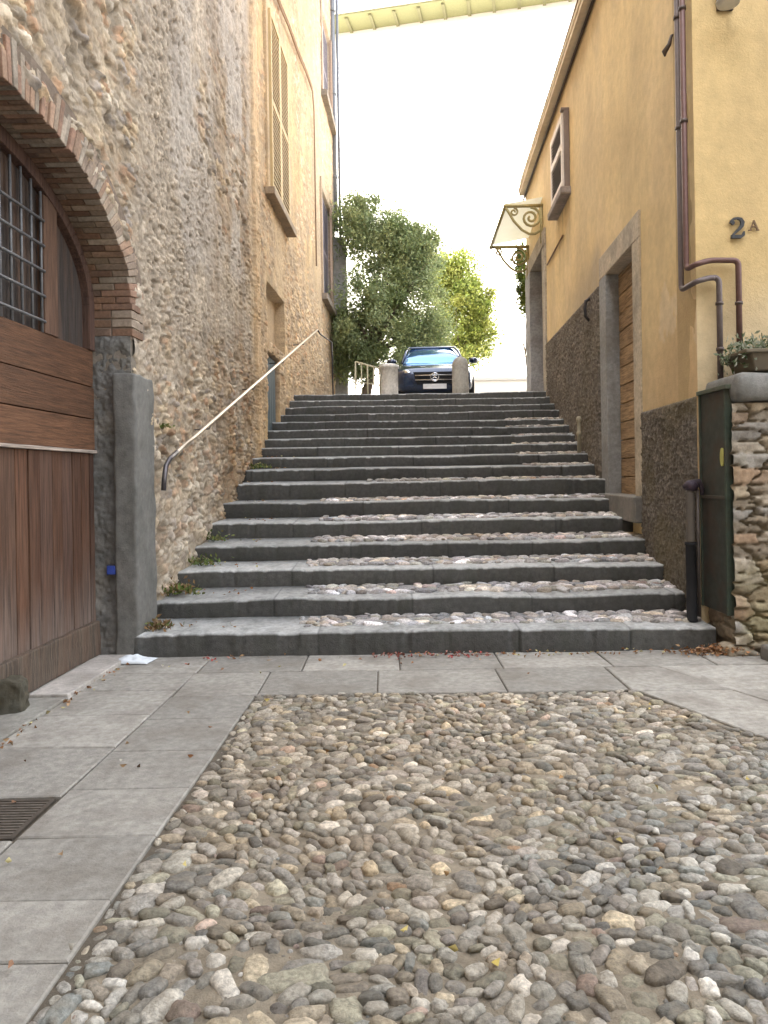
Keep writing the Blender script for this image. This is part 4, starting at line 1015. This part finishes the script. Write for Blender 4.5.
# weeds in the corners of the steps
def weed(name, label, cat, p, n, size, pal, seed, group=None, rad=.12, flat=.4):
    r = np.random.default_rng(seed); T = thing(name, label, cat, p, group)
    ce = np.array(p) + np.stack([r.normal(0, rad, n), r.normal(0, rad * .7, n), np.abs(r.normal(0, rad * flat, n)) + .02], 1)
    pal = np.array(pal); c = pal[r.integers(0, len(pal), n)] * r.uniform(.7, 1.3, n)[:, None]
    leaves('leaves', ce, r.normal(size=(n, 3)) + np.array((0, 0, .5)), size, size * .5, c, T, seed=seed)
    mb = MB()
    for k in range(5): mb.tube([p, (p[0] + r.normal(0, rad * .6), p[1] + r.normal(0, rad * .5), p[2] + rad * flat * 1.2)], .003, (.12, .14, .05), 4)
    mb.build('stems', M['leaf'], T)
gw = [(.12, .17, .04), (.18, .21, .06), (.08, .12, .03), (.22, .20, .08)]; dw = [(.25, .15, .07), (.20, .13, .07), (.30, .2, .1), (.14, .16, .05)]
weed('weed', 'dry brown and green weed at the left end of the bottom step', 'weed', (-1.97, 6.42, .2), 90, .06, dw, 1, None, .09)
weed('weed', 'leafy weed with reddish leaves on the second step by the stone wall', 'weed', (-2.0, 7.12, .40), 150, .065, dw + gw, 2, None, .11)
weed('weed', 'low green weed on the third step by the stone wall', 'weed', (-1.93, 7.75, .60), 90, .055, gw, 3, None, .10)
weed('weed', 'small yellow green weed on the fourth step by the stone wall', 'weed', (-1.94, 8.4, .80), 60, .05, gw, 4, None, .09)
weed('weed', 'tiny green tuft on the eighth step by the stone wall', 'weed', (-1.86, 10.6, 1.64), 110, .05, gw, 6, None, .13, .25)
weed('weed', 'green tuft growing out of the stone wall beside the handrail', 'weed', (-2.07, 6.95, 1.98), 70, .04, gw, 7, None, .05)
# litter
r = np.random.default_rng(6)
def litter_pts():
    P = []; C = []
    def put(n, x, y, z, sx, sy, cols):
        for _ in range(n): P.append((x + r.normal(0, sx), y + r.normal(0, sy), z + abs(r.normal(0, .008)))); C.append(np.array(cols[r.integers(0, len(cols))]) * r.uniform(.7, 1.2))
    br = [(.30, .14, .06), (.36, .19, .09), (.22, .12, .07), (.40, .26, .14)]; rd = [(.36, .08, .07), (.30, .12, .09), (.42, .2, .16)]; mx = br + [(.45, .40, .2), (.5, .47, .4)]
    put(300, 2.66, 6.06, .03, .13, .06, br); put(160, 2.78, 6.0, .07, .10, .06, br)
    put(40, .05, 6.12, .02, .09, .05, rd); put(45, .62, 6.12, .02, .15, .04, rd); put(12, -1.5, 6.1, .02, .15, .06, rd + br)
    for _ in range(110): put(1, r.uniform(.2, 2.7), 6.13, .018, .0, .05, mx)
    for _ in range(30): put(1, r.uniform(-2, 1.5), 5.98, .018, .0, .15, mx)
    for _ in range(90): y = r.uniform(3.4, 6.1); put(1, LG(y, kC + .04), y, .018, .03, .02, mx)
    for _ in range(16): y = r.uniform(1.8, 5.); put(1, r.uniform(-2.1, -1.0), y, .02, .0, .0, mx)
    for _ in range(18): y = r.uniform(1.8, 5.); put(1, r.uniform(-.9, 2.2), y, .028, .0, .0, [(.5, .38, .1), (.40, .24, .1), (.55, .45, .16)])
    for i in range(9):
        for _ in range(10): put(1, r.uniform(-1.9, -1.3), EY[i] + r.uniform(.1, .5), EH[i] + .022, .0, .0, mx)
    return np.array(P), np.array(C)
P, C = litter_pts(); D_ = r.normal(size=(len(P), 3)); D_[:, 2] *= .25
o = leaves('fallen_leaves', P, D_, .034, .022, C, None, M['litter'], .45, None, 3); tag(o, 'dry fallen leaves scattered over the pavement and steps', 'leaves', None, 'stuff')

# ================================================================== UPPER STREET FURNITURE
def bollard(p, r, h, label, dome):
    prof = [(r * 1.0, -.02), (r, .05), (r * .98, h - (r if dome else .1))]
    if dome: prof += [(r * .98 * math.cos(a), h - r + r * math.sin(a)) for a in np.linspace(.15, PI / 2 - .02, 8)]
    else: prof += [(r * 1.12, h - .09), (r * 1.12, h - .03), (r * .7, h), (.02, h + .01)]
    mb = MB(); mb.lathe(prof, p, (.42, .405, .36) if dome else (.78, .76, .71), 24)
    tag(mb.build('stone_bollard', M['grey_stone'], origin=p), label, 'bollard', 'stone bollards at the top of the stairs')
bollard((.145, 15.9, 3.2), .19, .72, 'pale squat stone bollard with flat cap left of the car', False)
bollard((1.675, 15.9, 3.2), .18, .86, 'round topped grey stone bollard in front of the car', True)
RA = thing('railing', 'pale metal railing between the stone house and the flat topped bollard', 'railing', (-.3, 16.1, 3.14))
mb = MB(); a, b = Vector((-.58, 16.0, 4.0)), Vector((-.06, 15.95, 3.84)); rc = (.50, .47, .33)
mb.tube([a, b], .02, rc, 8); mb.tube([a - Vector((0, 0, .42)), b - Vector((0, 0, .36))], .012, rc, 6); mb.build('rail', M['plain'], RA)
for k in range(5):
    p = a.lerp(b, k / 4); mb = MB(); mb.tube([p, (p.x, p.y, 3.14)], .014 if k % 2 else .02, rc, 6); mb.build('post', M['plain'], RA)

# ---- car
CAR = thing('parked_car', 'dark blue saloon car parked nose first at the top of the stairs', 'car', (1.17, 16.6, 3.16)); CAR.rotation_euler = (math.radians(5.3), 0, math.radians(-2))
CX, CY, CZ = 1.17, 16.6, 3.16
def cpt(x, y, z): return (CX + x, CY + y, CZ + z)
def loft(m, secs, col, n=28, smooth=True):
    """secs: (y, half width, z0, z1, exponent)"""
    vs = []; fs = []
    for (y, w, z0, z1, e) in secs:
        for k in range(n):
            a = 2 * PI * k / n; c, s = math.cos(a), math.sin(a)
            vs.append(cpt(w * math.copysign(abs(c) ** e, c), y, (z0 + z1) / 2 + (z1 - z0) / 2 * math.copysign(abs(s) ** e, s)))
    for i in range(len(secs) - 1):
        for k in range(n):
            a = i * n + k; b = i * n + (k + 1) % n; fs.append((a, b, b + n, a + n))
    fs += [tuple(range(n)), tuple(range((len(secs) - 1) * n, len(secs) * n))]
    m.add(vs, fs, col, smooth)
bp = (.010, .026, .07)
mb = MB(); loft(mb, [(0.0, .66, .30, .66, .45), (.06, .78, .24, .74, .45), (.25, .86, .2, .80, .42), (.7, .90, .2, .88, .4), (1.3, .91, .2, .95, .4), (2.2, .915, .2, .98, .4), (3.4, .91, .2, .99, .4), (4.3, .88, .22, 1.0, .42), (4.75, .78, .3, .93, .45), (4.85, .62, .4, .80, .45)], bp)
mb.build('body', M['car_paint'], CAR)
mb = MB(); loft(mb, [(1.25, .72, .90, .955, .5), (1.5, .70, .9, 1.12, .5), (2.0, .64, .9, 1.36, .5), (2.5, .62, .9, 1.43, .5), (3.2, .61, .9, 1.42, .5), (3.8, .64, .9, 1.28, .5), (4.35, .66, .9, 1.02, .5)], (.09, .25, .58)); mb.build('glasshouse', M['car_glass'], CAR)  # blue sky reflection painted into the glass colour
mb = MB()
loft(mb, [(1.98, .56, 1.34, 1.372, .6), (2.1, .585, 1.36, 1.412, .6), (2.5, .59, 1.38, 1.448, .6), (3.2, .58, 1.37, 1.438, .6), (3.6, .57, 1.30, 1.365, .6)], bp)
for sx in (-1, 1): mb.tube([cpt(sx * .73, 1.28, .95), cpt(sx * .64, 1.75, 1.25), cpt(sx * .57, 2.02, 1.375)], .03, bp, 8)
mb.build('roof', M['car_paint'], CAR)
for sx in (-1, 1):
    mb = MB(); mb.tube([cpt(sx * .46, .06, .63), cpt(sx * .62, .10, .66), cpt(sx * .78, .30, .70)], [.05, .085, .045], (.62, .66, .7), 10); mb.build('headlight', M['chrome'], CAR)
    mb = MB(); mb.lathe([(.02, -.07), (.10, -.05), (.12, 0), (.10, .05), (.02, .07)], cpt(sx * .99, 1.42, 1.0), bp, 10); mb.build('mirror', M['car_paint'], CAR)
for sx in (-1, 1):
    for y in (.85, 3.85):
        mb = MB(); mb.tube([cpt(sx * .70, y, .33), cpt(sx * .925, y, .33)], .33, (.02, .02, .02), 24); WH = mb.build('wheel', M['rubber'], CAR)
        mb = MB(); mb.tube([cpt(sx * .92, y, .33), cpt(sx * .94, y, .33)], .22, (.5, .5, .52), 20); mb.build('rim', M['chrome'], WH)
mb = MB(); mb.hexa([cpt(-.40, -.03, .40), cpt(.40, -.03, .40), cpt(.40, .1, .40), cpt(-.40, .1, .40), cpt(-.48, .0, .68), cpt(.48, .0, .68), cpt(.48, .15, .68), cpt(-.48, .15, .68)], (.01, .01, .012)); GR = mb.build('grille', M['rubber'], CAR)
mb = MB()
for z in (.50, .60): mb.tube([cpt(-.44, -.045, z), cpt(.44, -.045, z)], .014, (.7, .7, .72), 6)
st = [cpt(.09 * math.cos(a), -.06, .56 + .09 * math.sin(a)) for a in np.linspace(0, 2 * PI, 25)]
mb.tube(st, .012, (.75, .75, .78), 6)
for a in (PI / 2, PI / 2 + 2 * PI / 3, PI / 2 + 4 * PI / 3): mb.tube([cpt(0, -.06, .56), cpt(.09 * math.cos(a), -.06, .56 + .09 * math.sin(a))], [.016, .006], (.75, .75, .78), 6)
mb.build('grille_trim', M['chrome'], GR)
mb = MB(); mb.box(CX - .26, CX + .26, CY - .05, CY - .03, CZ + .30, CZ + .41, (.75, .76, .78)); mb.build('number_plate', M['plain'], CAR)

# ---- background: pale house, garden wall
FB = thing('pale_house', 'tall pale house in full sun closing the view above the trees', 'house', (3, 34, 3.3))
def FW(u, h, o=0.): return (u + .0 - .2 * o, 35.1 - .21 * u - o, h)    # facade plane, nearer on the right
mb = MB(); mb.add([FW(-16, 3), FW(22, 3), FW(22, 22.8), FW(-16, 22.8)], [(0, 1, 2, 3)], (.80, .78, .74))
mb.add([FW(-16, 3, -8), FW(22, 3, -8), FW(22, 22.8, -8), FW(-16, 22.8, -8)], [(3, 2, 1, 0)], (.80, .78, .74))
mb.add([FW(-16, 3), FW(-16, 3, -8), FW(-16, 22.8, -8), FW(-16, 22.8)], [(0, 1, 2, 3)], (.80, .78, .74)); mb.add([FW(22, 3), FW(22, 3, -8), FW(22, 22.8, -8), FW(22, 22.8)], [(3, 2, 1, 0)], (.80, .78, .74))
mb.build('wall', M['white_wall'], FB)
mb = MB(); mb.box(-16.5, 22.5, -8.5, 1.25, 22.8, 22.9, (.21, .205, .095), lambda x, y, z: FW(x, z, y)); mb.box(-16.5, 22.5, 1.15, 1.33, 22.88, 23.02, (.42, .40, .33), lambda x, y, z: FW(x, z, y))
mb.build('eave', M['plain'], FB)
for u in np.arange(-15.5, 22, 1.1):
    mb = MB(); mb.box(u - .07, u + .07, .01, 1.12, 22.72, 22.795, (.17, .16, .08), lambda x, y, z: FW(x, z, y)); mb.build('rafter', M['plain'], FB)
mb = MB(); mb.add([FW(-16.5, 23.0, 1.3), FW(22.5, 23.0, 1.3), FW(22.5, 25.2, -4), FW(-16.5, 25.2, -4)], [(0, 1, 2, 3)], (.45, .32, .25)); mb.build('roof', M['brick'], FB)
for u in (-7.5, -3.5, .6, 4.6, 8.6, 12.6):
    for h in (6.2, 10.2, 14.2, 18.2):
        w = MB(); w.box(u - .55, u + .55, -.01, .03, h, h + 1.7, (.36, .36, .33), lambda x, y, z: FW(x, z, y)); wo = w.build('window', M['white_wall'], FB)
        mb = MB(); mb.box(u - .7, u + .7, -.02, .12, h - .12, h - .002, (.78, .76, .72), lambda x, y, z: FW(x, z, y)); mb.build('sill', M['white_wall'], wo)
GW = MB(); GW.box(1.9, 9, 24.9, 25.3, 3.1, 4.7, (.70, .67, .62)); GW.box(1.85, 9.1, 24.85, 25.35, 4.7, 4.8, (.55, .53, .5))
tag(GW.build('garden_wall', M['white_wall'], origin=(3, 25, 3.2)), 'low pale garden wall in sunlight right of the car', 'wall')

# ================================================================== light, camera
W_ = bpy.data.worlds.new('World'); scene.world = W_; W_.use_nodes = True
nt = W_.node_tree; bg = nt.nodes['Background']
sky = nt.nodes.new('ShaderNodeTexSky'); sky.sky_type = 'NISHITA'; sky.sun_disc = False
D = Vector((-.664, -.332, .669)).normalized()      # towards the sun
sky.sun_elevation = math.asin(D.z); sky.sun_rotation = math.atan2(D.x, D.y)
sky.air_density = 1.0; sky.dust_density = 4.0; sky.ozone_density = 1.0
hs = nt.nodes.new('ShaderNodeHueSaturation'); hs.inputs['Saturation'].default_value = .22      # thin high haze
nt.links.new(sky.outputs[0], hs.inputs['Color']); nt.links.new(hs.outputs[0], bg.inputs['Color']); bg.inputs['Strength'].default_value = .15
sl = bpy.data.lights.new('sun', 'SUN'); sl.energy = 4.0; sl.angle = math.radians(.5); sl.color = (1, .95, .87)
so = bpy.data.objects.new('sun', sl); COL.objects.link(so); so.rotation_euler = D.to_track_quat('Z', 'Y').to_euler(); so.location = D * 60
cd = bpy.data.cameras.new('camera'); cam = bpy.data.objects.new('camera', cd); COL.objects.link(cam)
cd.sensor_fit = 'VERTICAL'; cd.sensor_height = 24; cd.lens = 740 / 1024 * 24; cd.shift_y = -35 / 1024; cd.clip_end = 500; cd.clip_start = .05
cam.matrix_world = Matrix.Translation((0, 0, 1.5)) @ Matrix.Rotation(PI / 2, 4, 'X') @ Matrix.Rotation(math.radians(-.9), 4, 'Z')
scene.camera = cam
vs = scene.view_settings; vs.view_transform = 'Standard'; vs.look = 'None'; vs.exposure = 3.28; vs.gamma = 1; vs.use_curve_mapping = False
scene.cycles.max_bounces = 8; scene.cycles.diffuse_bounces = 5
